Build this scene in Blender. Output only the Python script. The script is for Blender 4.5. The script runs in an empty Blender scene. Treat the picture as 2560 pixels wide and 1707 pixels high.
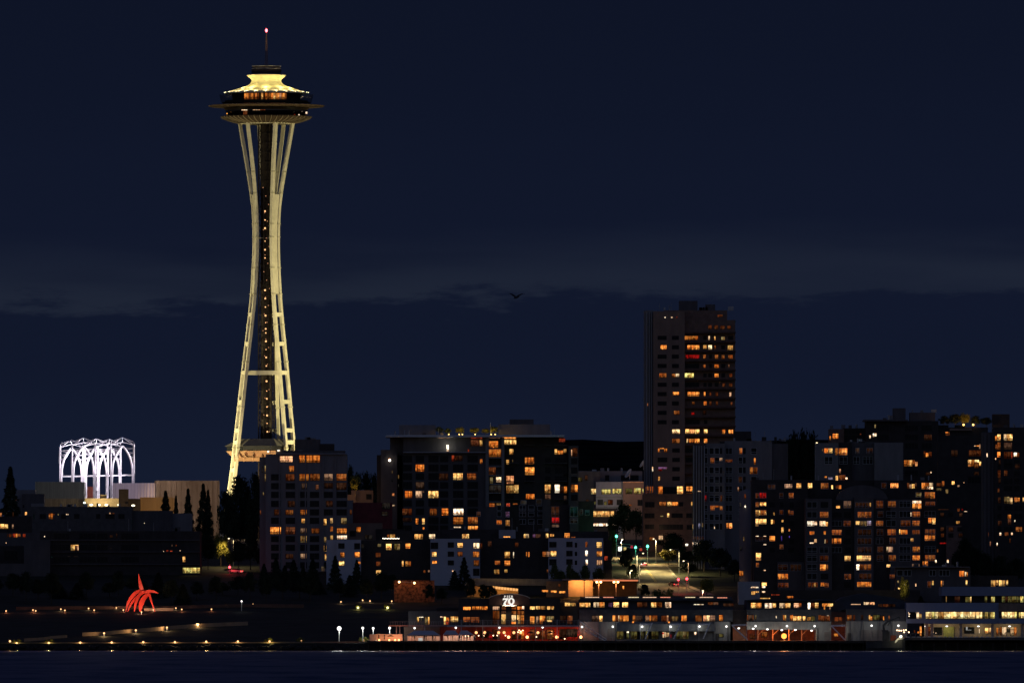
import bpy, bmesh, math, random
from mathutils import Vector, Matrix
random.seed(7)
C = bpy.context.scene.collection
SC = bpy.context.scene
F = 31500.0          # focal length in photo pixels (2560 wide)
CAMZ = 12.0
HOR = 1517.0

# ------------------------------------------------------------------ camera
cam = bpy.data.cameras.new('camera')
camo = bpy.data.objects.new('camera', cam); C.objects.link(camo)
camo.location = (0, 0, CAMZ); camo.rotation_euler = (math.radians(90), 0, 0)
cam.sensor_width = 36.0; cam.lens = 36.0 * F / 2560.0
cam.shift_y = (HOR - 853.5) / 2560.0
cam.clip_start = 5; cam.clip_end = 40000
SC.camera = camo
SC.view_settings.view_transform = 'Standard'; SC.view_settings.look = 'None'
SC.view_settings.exposure = 0; SC.view_settings.gamma = 1
try:
    SC.cycles.use_denoising = True
    SC.cycles.sample_clamp_indirect = 4
    SC.cycles.max_bounces = 4; SC.cycles.diffuse_bounces = 2; SC.cycles.glossy_bounces = 2
    SC.cycles.use_light_tree = True
except Exception: pass

# ------------------------------------------------------------------ world: dusk sky with a bank of cloud
def nn(t, kind, **kw):
    n = t.nodes.new(kind)
    for k, v in kw.items():
        if k in n.inputs: n.inputs[k].default_value = v
        else: setattr(n, k, v)
    return n
def mth(t, op, a, b=None, c=None):
    n = t.nodes.new('ShaderNodeMath'); n.operation = op
    for i, v in enumerate((a, b, c)):
        if v is None: continue
        if isinstance(v, (int, float)): n.inputs[i].default_value = v
        else: t.links.new(v, n.inputs[i])
    return n.outputs[0]
def ramp01(t, v, a, b):
    n = t.nodes.new('ShaderNodeMapRange'); n.interpolation_type = 'SMOOTHSTEP'
    n.inputs['From Min'].default_value = a; n.inputs['From Max'].default_value = b
    t.links.new(v, n.inputs['Value']); return n.outputs[0]
def mixc(t, f, a, b):
    n = t.nodes.new('ShaderNodeMix'); n.data_type = 'RGBA'
    for i, v in ((0, f), (6, a), (7, b)):
        if hasattr(v, 'links'): t.links.new(v, n.inputs[i])
        elif isinstance(v, (int, float)): n.inputs[i].default_value = v
        else: n.inputs[i].default_value = (*v, 1)
    return n.outputs[2]

w = bpy.data.worlds.new('World'); SC.world = w; w.use_nodes = True
t = w.node_tree; t.nodes.clear()
out = t.nodes.new('ShaderNodeOutputWorld'); bg = t.nodes.new('ShaderNodeBackground')
sky = t.nodes.new('ShaderNodeTexSky'); sky.sky_type = 'NISHITA'; sky.sun_disc = False
sky.sun_elevation = math.radians(-3.0); sky.sun_rotation = math.radians(180)   # sun already set behind the camera
sky.altitude = 0; sky.ozone_density = 3.0; sky.dust_density = 1.0
tc = t.nodes.new('ShaderNodeTexCoord'); sep = t.nodes.new('ShaderNodeSeparateXYZ')
t.links.new(tc.outputs['Generated'], sep.inputs[0])
el = mth(t, 'MULTIPLY', sep.outputs['Z'], 1000.0)
mp = t.nodes.new('ShaderNodeMapping'); mp.inputs['Scale'].default_value = (70, 70, 330)
t.links.new(tc.outputs['Generated'], mp.inputs[0])
n1 = nn(t, 'ShaderNodeTexNoise', Scale=1.0, Detail=9.0, Roughness=0.62); t.links.new(mp.outputs[0], n1.inputs['Vector'])
mp2 = t.nodes.new('ShaderNodeMapping'); mp2.inputs['Scale'].default_value = (25, 25, 190); mp2.inputs['Location'].default_value = (3, 1, 8)
t.links.new(tc.outputs['Generated'], mp2.inputs[0])
n2 = nn(t, 'ShaderNodeTexNoise', Scale=1.0, Detail=5.0, Roughness=0.5); t.links.new(mp2.outputs[0], n2.inputs['Vector'])
tilt = mth(t, 'MULTIPLY', sep.outputs['X'], -22.0)       # the cloud tops climb to the right
ee = mth(t, 'ADD', el, tilt)
lowedge = mth(t, 'ADD', ee, mth(t, 'MULTIPLY', mth(t, 'SUBTRACT', n1.outputs[0], 0.5), -10.0))
lo = ramp01(t, lowedge, 23.8, 25.1)
hi = ramp01(t, mth(t, 'ADD', ee, mth(t, 'MULTIPLY', mth(t, 'SUBTRACT', n2.outputs[0], 0.5), 9.0)), 30.0, 25.0)
broken = ramp01(t, n2.outputs[0], .30, .62)
band = mth(t, 'MULTIPLY', mth(t, 'MULTIPLY', lo, hi), mth(t, 'ADD', mth(t, 'MULTIPLY', broken, .55), .45))
haze_low = ramp01(t, el, 21.0, 9.0); above = ramp01(t, el, 28.0, 49.0)
soft = ramp01(t, ee, 20.0, 34.0)
broad = ramp01(t, n2.outputs[0], 0.3, 0.75)
SKYDIM = 0.62
mul = t.nodes.new('ShaderNodeMix'); mul.data_type = 'RGBA'; mul.blend_type = 'MULTIPLY'; mul.inputs[0].default_value = 1
t.links.new(sky.outputs[0], mul.inputs[6]); mul.inputs[7].default_value = (SKYDIM * 2.8, SKYDIM * 2.5, SKYDIM * 1.85, 1)
# clouds: slightly greyer and brighter where the bank is, darker beneath it
ccol = mixc(t, band, (0.0056, 0.0088, 0.0235), (0.0145, 0.0200, 0.0370))
ccol2 = mixc(t, mth(t, 'MULTIPLY', broad, 0.25), ccol, (0.0048, 0.0078, 0.0205))
# the bank only stands in the east, low over the horizon
low = ramp01(t, sep.outputs['Z'], 0.30, 0.05)
east = ramp01(t, sep.outputs['Y'], -0.2, 0.6)
ccol2 = mixc(t, mth(t, 'MULTIPLY', haze_low, .8), ccol2, (0.0074, 0.0118, 0.0290))
ccol2 = mixc(t, mth(t, 'MULTIPLY', above, .6), ccol2, (0.0038, 0.0060, 0.0160))
fac = mth(t, 'MULTIPLY', low, east)
fin = mixc(t, fac, mul.outputs[2], ccol2)
t.links.new(fin, bg.inputs[0]); bg.inputs[1].default_value = 1.0
t.links.new(bg.outputs[0], out.inputs[0])

# ------------------------------------------------------------------ materials
MATS = {}
def mat(name, col, rough=0.8, var=0.25, scale=0.6, metal=0.0, emit=None, spec=0.3, stretch=(1, 1, 1)):
    if name in MATS: return MATS[name]
    m = bpy.data.materials.new(name); m.use_nodes = True; t = m.node_tree
    b = t.nodes['Principled BSDF']
    b.inputs['Roughness'].default_value = rough; b.inputs['Metallic'].default_value = metal
    b.inputs['Specular IOR Level'].default_value = spec
    if emit:
        b.inputs['Base Color'].default_value = (*col, 1)
        b.inputs['Emission Color'].default_value = (*emit[0], 1); b.inputs['Emission Strength'].default_value = emit[1]
        try: m.cycles.emission_sampling = 'NONE'
        except Exception: pass
    else:
        tc = t.nodes.new('ShaderNodeTexCoord'); mp = t.nodes.new('ShaderNodeMapping'); mp.inputs['Scale'].default_value = stretch
        t.links.new(tc.outputs['Object'], mp.inputs[0])
        n = nn(t, 'ShaderNodeTexNoise', Scale=scale, Detail=6.0, Roughness=0.65); t.links.new(mp.outputs[0], n.inputs['Vector'])
        f = ramp01(t, n.outputs[0], 0.3, 0.7)
        a = tuple(c * (1 - var) for c in col); bb = tuple(min(1, c * (1 + var)) for c in col)
        t.links.new(mixc(t, f, a, bb), b.inputs['Base Color'])
    MATS[name] = m; return m
def emat(name, col, strength=1.0, sample=False):
    if name in MATS: return MATS[name]
    m = bpy.data.materials.new(name); m.use_nodes = True; t = m.node_tree; t.nodes.clear()
    o = t.nodes.new('ShaderNodeOutputMaterial'); e = t.nodes.new('ShaderNodeEmission')
    e.inputs[0].default_value = (*col, 1); e.inputs[1].default_value = strength
    t.links.new(e.outputs[0], o.inputs[0])
    try: m.cycles.emission_sampling = 'AUTO' if sample else 'NONE'
    except Exception: pass
    MATS[name] = m; return m
# a lit room behind a pane: curtains, furniture against the light, a lamp somewhere in it
KINDS = dict(Y=(1.35, .90, .34), y=(1.05, .66, .22), O=(1.2, .48, .11), o=(.85, .29, .055), m=(.34, .115, .03), d=(.13, .04, .014),
             e=(.035, .015, .009), r=(.36, .05, .02), R=(.33, .008, .008), w=(1.5, 1.35, 1.1), W=(2.2, 2.1, 1.9), g=(.85, .84, .30),
             G=(1.35, 1.2, .62), h=(.12, .125, .045), z=(.26, .21, .10), q=(.018, .018, .019), b=(.12, .07, .8), v=(.13, .07, .2),
             t=(.004, .02, .022), p=(.3, .32, .6))
def winmat(k):
    name = 'lit_pane_' + k
    if name in MATS: return MATS[name]
    m = bpy.data.materials.new(name); m.use_nodes = True; t = m.node_tree; t.nodes.clear()
    o = t.nodes.new('ShaderNodeOutputMaterial'); e = t.nodes.new('ShaderNodeEmission'); oi = t.nodes.new('ShaderNodeObjectInfo')
    tc = t.nodes.new('ShaderNodeTexCoord'); sp = t.nodes.new('ShaderNodeSeparateXYZ'); t.links.new(tc.outputs['Object'], sp.inputs[0])
    rnd = mth(t, 'MULTIPLY', oi.outputs['Random'], 137.0)
    def noise(sx, sz, off, det=2.0):
        cx = t.nodes.new('ShaderNodeCombineXYZ')
        t.links.new(mth(t, 'MULTIPLY', sp.outputs['X'], sx), cx.inputs[0])
        t.links.new(mth(t, 'ADD', rnd, off), cx.inputs[1])
        t.links.new(mth(t, 'MULTIPLY', sp.outputs['Z'], sz), cx.inputs[2])
        n = nn(t, 'ShaderNodeTexNoise', Scale=1.0, Detail=det); t.links.new(cx.outputs[0], n.inputs['Vector']); return n.outputs[0]
    curtain = ramp01(t, noise(1.5, 0.25, 0.0), 0.38, 0.58)
    room = ramp01(t, noise(0.7, 0.9, 11.0), 0.3, 0.72)
    furn = ramp01(t, mth(t, 'ADD', sp.outputs['Z'], mth(t, 'MULTIPLY', noise(1.9, 0.0, 23.0), -2.6)), -1.75, -1.5)
    lamp = ramp01(t, noise(1.3, 1.5, 41.0), 0.64, 0.78)
    bright = mth(t, 'ADD', mth(t, 'MULTIPLY', curtain, 0.55), mth(t, 'MULTIPLY', room, 0.55))
    bright = mth(t, 'MULTIPLY', mth(t, 'ADD', bright, 0.22), mth(t, 'ADD', mth(t, 'MULTIPLY', furn, 0.75), 0.25))
    bright = mth(t, 'ADD', bright, mth(t, 'MULTIPLY', lamp, 1.5))
    own = mth(t, 'ADD', mth(t, 'MULTIPLY', oi.outputs['Random'], 0.7), 0.28 if k not in 'YWGgwO' else 0.5)
    c = KINDS[k]
    warm = (c[0] * 1.25, c[1] * 0.72, c[2] * 0.42); pale = (c[0] * 1.25, c[1] * 1.22, c[2] * 1.05)
    lum = .5 * c[0] + .35 * c[1]; wh = (lum * 1.25, lum * 1.1, lum * .8)
    odd = ramp01(t, noise(0.0, 0.0, 77.0, 0.0), .56, .66)      # some rooms have whiter lamps
    hue = mixc(t, room, warm, pale)
    t.links.new(mixc(t, mth(t, 'MULTIPLY', odd, .55), hue, wh) if k in 'YyOomd' else hue, e.inputs[0])
    t.links.new(mth(t, 'MULTIPLY', bright, own), e.inputs[1])
    t.links.new(e.outputs[0], o.inputs[0])
    try: m.cycles.emission_sampling = 'NONE'
    except Exception: pass
    MATS[name] = m; return m

# ------------------------------------------------------------------ mesh builder and scene helpers
class MB:
    def __init__(s): s.v = []; s.f = []
    def box(s, x0, x1, y0, y1, z0, z1):
        b = len(s.v)
        s.v += [(x0, y0, z0), (x1, y0, z0), (x1, y1, z0), (x0, y1, z0), (x0, y0, z1), (x1, y0, z1), (x1, y1, z1), (x0, y1, z1)]
        s.f += [tuple(b + i for i in q) for q in ((0, 3, 2, 1), (4, 5, 6, 7), (0, 1, 5, 4), (1, 2, 6, 5), (2, 3, 7, 6), (3, 0, 4, 7))]
        return s
    def bar(s, p, q, w, h=None, side=None):
        p = Vector(p); q = Vector(q); d = (q - p)
        if d.length < 1e-6: return s
        d.normalize(); h = h or w
        side = Vector(side) if side else (Vector((0, 0, 1)).cross(d) if abs(d.z) < .95 else Vector((1, 0, 0)))
        side = (side - d * side.dot(d)).normalized(); up = d.cross(side)
        b = len(s.v)
        for c in (p, q):
            for a, e in ((-1, -1), (1, -1), (1, 1), (-1, 1)):
                s.v.append(tuple(c + side * (a * w / 2) + up * (e * h / 2)))
        s.f += [tuple(b + i for i in q4) for q4 in ((0, 1, 2, 3), (7, 6, 5, 4), (0, 4, 5, 1), (1, 5, 6, 2), (2, 6, 7, 3), (3, 7, 4, 0))]
        return s
    def tube(s, pts, rad, n=6):
        pts = [Vector(p) for p in pts]; m = len(pts)
        if not isinstance(rad, (list, tuple)): rad = [rad] * m
        b = len(s.v)
        for i, p in enumerate(pts):
            d = (pts[min(i + 1, m - 1)] - pts[max(i - 1, 0)]).normalized()
            a = Vector((1, 0, 0)) if abs(d.x) < .9 else Vector((0, 1, 0))
            u = d.cross(a).normalized(); v = d.cross(u)
            for k in range(n):
                an = 2 * math.pi * k / n
                s.v.append(tuple(p + (u * math.cos(an) + v * math.sin(an)) * rad[i]))
        for i in range(m - 1):
            for k in range(n):
                k2 = (k + 1) % n
                s.f.append((b + i * n + k, b + i * n + k2, b + (i + 1) * n + k2, b + (i + 1) * n + k))
        s.f.append(tuple(b + k for k in range(n))[::-1]); s.f.append(tuple(b + (m - 1) * n + k for k in range(n)))
        return s
    def lathe(s, prof, n=64, cx=0, cy=0, a0=0, a1=2 * math.pi, cap=False):
        b = len(s.v); full = abs(a1 - a0 - 2 * math.pi) < 1e-6; m = n if full else n + 1
        for r, z in prof:
            for k in range(m):
                a = a0 + (a1 - a0) * k / n
                s.v.append((cx + r * math.cos(a), cy + r * math.sin(a), z))
        for i in range(len(prof) - 1):
            for k in range(n):
                k2 = (k + 1) % m
                s.f.append((b + i * m + k, b + i * m + k2, b + (i + 1) * m + k2, b + (i + 1) * m + k))
        return s
    def ball(s, c, r, n=10, squash=1.0):
        prof = []
        k = n // 2
        b = len(s.v)
        for i in range(k + 1):
            a = -math.pi / 2 + math.pi * i / k
            prof.append((max(1e-4, r * math.cos(a)), c[2] + r * squash * math.sin(a)))
        return s.lathe(prof, n, c[0], c[1])
    def prism(s, poly, y0, y1):
        """poly = [(x, z)...] counter-clockwise seen from -Y, extruded along Y"""
        b = len(s.v); n = len(poly)
        s.v += [(x, y0, z) for x, z in poly] + [(x, y1, z) for x, z in poly]
        s.f.append(tuple(range(b, b + n))); s.f.append(tuple(range(b + 2 * n - 1, b + n - 1, -1)))
        for i in range(n):
            j = (i + 1) % n
            s.f.append((b + j, b + i, b + n + i, b + n + j))
        return s
    def quad(s, *p):
        b = len(s.v); s.v += [tuple(q) for q in p]; s.f.append(tuple(range(b, b + len(p)))); return s
    def mesh(s, name, m=None, smooth=False, origin=None):
        me = bpy.data.meshes.new(name)
        vs = s.v if origin is None else [(a - origin[0], b - origin[1], c - origin[2]) for a, b, c in s.v]
        me.from_pydata(vs, [], s.f); me.update()
        if m: me.materials.append(m)
        if smooth:
            for p in me.polygons: p.use_smooth = True
        return me
    def build(s, name, m, parent=None, smooth=False, origin=None):
        o = bpy.data.objects.new(name, s.mesh(name, m, smooth, origin)); C.objects.link(o)
        if origin is not None: o.location = origin
        if parent:
            o.parent = parent
            if origin is not None: o.location = Vector(origin) - Vector(parent.location)
            else: o.location = -Vector(parent.location)
        return o
# parts keep world coordinates in their mesh; their location cancels the parent's (no parent here is rotated at build time)
def tag(o, label=None, cat=None, group=None, kind=None):
    if label: o['label'] = label
    if cat: o['category'] = cat
    if group: o['group'] = group
    if kind: o['kind'] = kind
    return o
def thing(name, label, cat, loc, group=None, kind=None):
    o = bpy.data.objects.new(name, None); C.objects.link(o); o.location = loc; o.empty_display_size = 1
    return tag(o, label, cat, group, kind)
def X(px, Y): return (px - 1280.0) * Y / F
def Z(py, Y): return CAMZ + (HOR - py) * Y / F
def P(px, py, Y): return Vector((X(px, Y), Y, Z(py, Y)))
PROF = [(3497, -4.0), (3499.5, 2.1), (3520, 2.2), (3700, 10.6), (3800, 16), (3950, 24.5), (4200, 33), (4450, 36), (5200, 37), (12000, 30)]
def gz(Y):
    if Y <= PROF[0][0]: return PROF[0][1]
    for (a, za), (b, zb) in zip(PROF, PROF[1:]):
        if Y <= b: return za + (zb - za) * (Y - a) / (b - a)
    return PROF[-1][1]
def hit(px, py, lo=3500.0):
    """the point of the ground that a sight line meets"""
    Y = lo
    while Y < 6000:
        if Z(py, Y) <= gz(Y): break
        Y += 0.5
    return Vector((X(px, Y), Y, gz(Y)))
def copy_tree(o, parent=None):
    c = o.copy(); C.objects.link(c)
    if parent is not None: c.parent = parent
    for ch in list(o.children): copy_tree(ch, c)
    return c
def light(kind, loc, power, col=(1, .8, .5), parent=None, rad=0.3, aim=None, ang=60, blend=.5):
    l = bpy.data.lights.new('light', kind); l.energy = power; l.color = col; l.shadow_soft_size = rad
    o = bpy.data.objects.new('light', l); C.objects.link(o); o.location = loc
    if kind == 'SPOT':
        l.spot_size = math.radians(ang); l.spot_blend = blend
    if aim is not None:
        o.rotation_euler = (Vector(aim) - Vector(loc)).to_track_quat('-Z', 'Y').to_euler()
    if parent:
        o.parent = parent; o.location = Vector(loc) - Vector(parent.location)
    return o

# zoom windows of the survey: origin x, y and pixels per unit
T = dict(D=(630, 1080, .24238), F=(930, 1030, .19136), E=(1180, 1030, .19133), G=(1400, 1080, .15306), H=(1590, 740, .20408),
         h=(1590, 1050, .22318), K=(1850, 1010, .15945), L=(2180, 1000, .16579), J=(1840, 1200, .19129), j=(2180, 1200, .19134),
         M=(780, 1300, .17007), m=(1150, 1300, .17432), S=(1500, 1290, .15306), p=(780, 1460, .17007), q=(1120, 1460, .17007),
         r=(1480, 1460, .17007), s=(1840, 1460, .17007), u=(2180, 1440, .16156), A=(0, 1060, .17857), a=(350, 1060, .17857),
         B=(0, 1320, .21680), b=(380, 1320, .21680))
def TX(tg, x, y):
    ox, oy, s = T[tg]; return ox + x * s, oy + y * s
def wins(text):
    """'D: x0 y0 x1 y1 k; ...' -> list of (x0, y0, x1, y1, kind) in photo pixels"""
    out = []
    for line in text.strip().splitlines():
        line = line.strip()
        if not line: continue
        tg, rest = line.split(':', 1)
        for item in rest.split(';'):
            q = item.split()
            if len(q) < 5: continue
            x0, y0 = TX(tg, float(q[0]), float(q[1])); x1, y1 = TX(tg, float(q[2]), float(q[3]))
            out.append((x0, y0, x1, y1, q[4]))
    return out
def darkgrid(tg, cols, rows, h):
    out = []
    for yc in rows:
        for a, b in cols:
            x0, y0 = TX(tg, a, yc - h / 2); x1, y1 = TX(tg, b, yc + h / 2)
            out.append((x0, y0, x1, y1, 'k'))
    return out
GLASS = mat('dark_glass', (.010, .011, .014), rough=.35, var=.1, spec=.12)
FRAME_D = mat('dark_window_frame', (.02, .02, .02), rough=.5)
FRAME_L = mat('grey_window_frame', (.42, .42, .43), rough=.5)
def window(parent, x0, y0, x1, y1, k, Y, frame=None, proud=.06, bars=True, name='window'):
    X0, X1, Z0, Z1 = X(x0, Y), X(x1, Y), Z(y1, Y), Z(y0, Y)
    if X1 - X0 < .12: X1 = X0 + .12
    if Z1 - Z0 < .12: Z1 = Z0 + .12
    cx, cz = (X0 + X1) / 2, (Z0 + Z1) / 2
    m = MB().box(X0, X1, Y - proud, Y + .25, Z0, Z1)
    o = m.build(name, GLASS if k == 'k' else winmat(k), parent, origin=(cx, Y, cz))
    wd, ht = X1 - X0, Z1 - Z0
    if bars and wd > .8 and ht > .7:
        t = .10; f = MB(); ya, yb = Y - proud - .06, Y - proud + .05
        f.box(X0 - t, X0, ya, yb, Z0 - t, Z1 + t).box(X1, X1 + t, ya, yb, Z0 - t, Z1 + t)
        f.box(X0, X1, ya, yb, Z0 - t, Z0).box(X0, X1, ya, yb, Z1, Z1 + t)
        n = int(round(wd / 1.15))
        for i in range(1, n):
            xx = X0 + wd * i / n
            f.box(xx - .055, xx + .055, ya + .02, yb, Z0, Z1)
        if ht > 1.1 and random.random() < .45:
            zz = Z0 + ht * random.choice((.3, .72)); f.box(X0, X1, ya + .035, yb - .01, zz - .05, zz + .05)
        fo = f.build('window_frame', frame or FRAME_D, None, origin=(cx, Y, cz))
        fo.parent = o; fo.location = (0, 0, 0)
    return o
def overlap(a, b, pad=1.0):
    return a[0] < b[2] - pad and b[0] < a[2] - pad and a[1] < b[3] - pad and b[1] < a[3] - pad
def building(name, label, blocks, lit='', dark=(), group=None, frame=None, cat='building', base=None, dim=.08):
    """blocks: (x0, x1, ytop, Y, depth, material, part name[, ybottom])  - one top-level building"""
    Yr = min(b[3] for b in blocks)
    xc = X((min(b[0] for b in blocks) + max(b[1] for b in blocks)) / 2, Yr)
    g0 = gz(Yr) if base is None else base
    root = thing(name, label, cat, (xc, Yr, g0), group)
    for b in blocks:
        x0, x1, yt, Y, dep, m, pn = b[:7]
        zb = Z(b[7], Y) if len(b) > 7 else gz(Y) - 2.5 if base is None else base
        zt = Z(yt, Y)
        MB().box(X(x0, Y), X(x1, Y), Y, Y + dep, zb, zt).build(pn, m, root, origin=(X((x0 + x1) / 2, Y), Y, zb))
    W = wins(lit) if isinstance(lit, str) else list(lit)
    dk = [d for d in dark if not any(overlap(d, l) for l in W)]
    dk = [d if d[4] != 'k' or random.random() > dim else (d[0] + random.uniform(0, .4) * (d[2] - d[0]), d[1], d[2], d[3], random.choice('eedem')) for d in dk]
    W.sort(key=lambda q: -(q[2] - q[0]) * (q[3] - q[1]))
    dk.sort(key=lambda q: -(q[2] - q[0]) * (q[3] - q[1]))
    allw = W + dk
    rest = MB(); restY = None
    for i, q in enumerate(allw):
        cx, cy = (q[0] + q[2]) / 2, (q[1] + q[3]) / 2
        cand = [b for b in blocks if b[0] - 1 <= cx <= b[1] + 1 and b[2] - 1 <= cy and (len(b) < 8 or cy <= b[7]) and b[6] != 'cornice']
        Yw = min((b[3] for b in cand), default=Yr)
        if i < 96: window(root, *q, Yw, frame=frame)
        else:
            rest.box(X(q[0], Yw), X(q[2], Yw), Yw - .06, Yw + .2, Z(q[3], Yw), Z(q[1], Yw)); restY = Yw
    if restY is not None:
        tag(rest.build('window', GLASS, root), kind='stuff')
    return root
# ================================================================== the setting: water, ground, hill, road
def water():
    b = MB()
    b.quad((-6000, -2000, 0), (6000, -2000, 0), (6000, 3505, 0), (-6000, 3505, 0))
    m = bpy.data.materials.new('bay_water'); m.use_nodes = True; t = m.node_tree; bs = t.nodes['Principled BSDF']
    bs.inputs['Base Color'].default_value = (.005, .058, .128, 1); bs.inputs['Roughness'].default_value = .5
    bs.inputs['IOR'].default_value = 1.33; bs.inputs['Specular IOR Level'].default_value = .22
    tc = t.nodes.new('ShaderNodeTexCoord')
    def layer(sx, sy, det):
        mp = t.nodes.new('ShaderNodeMapping'); mp.inputs['Scale'].default_value = (sx, sy, 1)
        t.links.new(tc.outputs['Object'], mp.inputs[0])
        n = nn(t, 'ShaderNodeTexNoise', Scale=1.0, Detail=det, Roughness=.6); t.links.new(mp.outputs[0], n.inputs['Vector']); return n.outputs[0]
    sp_ = t.nodes.new('ShaderNodeSeparateXYZ'); t.links.new(tc.outputs['Object'], sp_.inputs[0])
    calm = ramp01(t, sp_.outputs['Y'], 3330.0, 3490.0)      # sheltered, glossier water close under the seawall
    t.links.new(mth(t, 'SUBTRACT', .55, mth(t, 'MULTIPLY', calm, .33)), bs.inputs['Roughness'])
    mpw = t.nodes.new('ShaderNodeMapping'); mpw.inputs['Scale'].default_value = (.05, .011, 1); t.links.new(tc.outputs['Object'], mpw.inputs[0])
    pn = nn(t, 'ShaderNodeTexNoise', Scale=1.0, Detail=6.0, Roughness=.7); t.links.new(mpw.outputs[0], pn.inputs['Vector'])
    gust = ramp01(t, pn.outputs[0], .38, .62)               # cat's paws of wind on the surface
    t.links.new(mth(t, 'ADD', mth(t, 'ADD', .02, mth(t, 'MULTIPLY', gust, .42)), mth(t, 'MULTIPLY', calm, .5)), bs.inputs['Specular IOR Level'])
    a = layer(.16, .022, 5.0); c = layer(.9, .12, 3.0)
    hgt = mth(t, 'ADD', a, mth(t, 'MULTIPLY', c, .25))
    bp = t.nodes.new('ShaderNodeBump'); bp.inputs['Strength'].default_value = 1.0; bp.inputs['Distance'].default_value = 1.6
    t.links.new(hgt, bp.inputs['Height']); t.links.new(bp.outputs[0], bs.inputs['Normal'])
    tag(b.build('water', m), 'dark blue ruffled water of the bay below the piers', 'water', kind='structure')
water()

def ground():
    b = MB(); xs = [-1600, -900] + list(range(-420, 421, 14)) + [900, 1600]
    ys = [3498, 3500, 3503] + list(range(3510, 4460, 10)) + [4600, 4900, 5400, 6500, 9000]
    rnd = random.Random(3)
    for y in ys:
        for x in xs:
            b.v.append((x, y, gz(y) + (rnd.uniform(-.12, .12) if 3505 < y < 4500 else 0) - .05))
    n = len(xs)
    for i in range(len(ys) - 1):
        for k in range(n - 1):
            b.f.append((i * n + k, i * n + k + 1, (i + 1) * n + k + 1, (i + 1) * n + k))
    o = b.build('ground', mat('dark_turf', (.028, .032, .022), var=.4, scale=.12, spec=.1))
    tag(o, 'dark grass and earth slope rising from the shore to the city', 'ground', kind='structure')
ground()

def hill():
    b = MB(); rnd = random.Random(5); xs = [i * 20 - 260 for i in range(60)]
    n = len(xs)
    for row, (Y, hh) in enumerate(((6200, 0.0), (6500, .55), (6800, .85), (7100, 1.0), (7500, .8), (8000, .3))):
        for x in xs:
            t_ = min(1, max(0, (x + 70) / 95.0)); top = 64 + 42 * t_ * t_ * (3 - 2 * t_)
            z = 34 + (top - 34) * hh * (0.94 if hh < 1 else 1) + rnd.uniform(-1.0, 1.0) * (.5 if hh < 1 else .9)
            b.v.append((x, Y, z))
    for i in range(5):
        for k in range(n - 1):
            b.f.append((i * n + k, i * n + k + 1, (i + 1) * n + k + 1, (i + 1) * n + k))
    tag(b.build('hill', mat('wooded_hill', (.012, .013, .012), var=.5, scale=.03, spec=0)), 'dark wooded hill with a flat crest behind the towers', 'hill', kind='structure')
hill()

def road():
    def strip(name, L, R, m, lift, label, kind='structure', steps=22):
        b = MB()
        for i in range(steps + 1):
            u = i / steps
            def at(S):
                k = u * (len(S) - 1); j = min(int(k), len(S) - 2); f = k - j
                return S[j].lerp(S[j + 1], f)
            a, c = at(L), at(R)
            for p in (a, c): b.v.append((p.x, p.y, gz(p.y) + lift))
        for i in range(steps): b.f.append((2 * i, 2 * i + 1, 2 * i + 3, 2 * i + 2))
        return tag(b.build(name, m), label, name.split('_')[-1], kind=kind)
    H = lambda *q: [hit(*p) for p in q]
    asph = mat('asphalt', (.13, .115, .085), var=.35, scale=.35, rough=.85, stretch=(1, .25, 1))
    L = H((1585, 1489), (1596, 1460), (1600, 1437), (1606, 1416))
    R = H((1765, 1489), (1712, 1465), (1683, 1440), (1664, 1416))
    strip('road', L, R, asph, .10, 'steep lamplit street running down to the waterfront')
    L2 = H((1520, 1416), (1524, 1402), (1533, 1392)); R2 = H((1700, 1416), (1690, 1402), (1660, 1392))
    strip('cross_road', L2, R2, asph, .14, 'level cross street at the top of the steep block')
    L3 = H((1541, 1393), (1546, 1388)); R3 = H((1628, 1393), (1615, 1388))
    strip('upper_road', L3, R3, asph, .18, 'far end of the street beyond the crossing')
    paint = mat('yellow_paint', (.55, .42, .12), var=.3, scale=1.5); white = mat('white_paint', (.7, .68, .6), var=.3, scale=1.5)
    for k, dx in enumerate((0, 3.5)):
        a = H((1609 + dx, 1419), (1624 + dx, 1437), (1637 + dx, 1455)); c = H((1610.6 + dx, 1419), (1625.8 + dx, 1437), (1639.2 + dx, 1455))
        strip('centre_marking', a, c, paint, .15, 'yellow centre line painted down the steep street' if k == 0 else 'second yellow centre line beside the first')
    strip('stop_marking', H((1600, 1417.2), (1600, 1416.2)), H((1656, 1417.2), (1656, 1416.2)), white, .20, 'white crossing line painted at the top of the slope', steps=1)
    side = mat('pavement_concrete', (.22, .2, .17), var=.2, scale=.5)
    strip('pavement', H((1765, 1489), (1712, 1465), (1683, 1440), (1664, 1416)), H((1788, 1489), (1724, 1465), (1690, 1440), (1669, 1416)), side, .24, 'concrete pavement on the downhill right edge of the street')
road()

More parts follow.
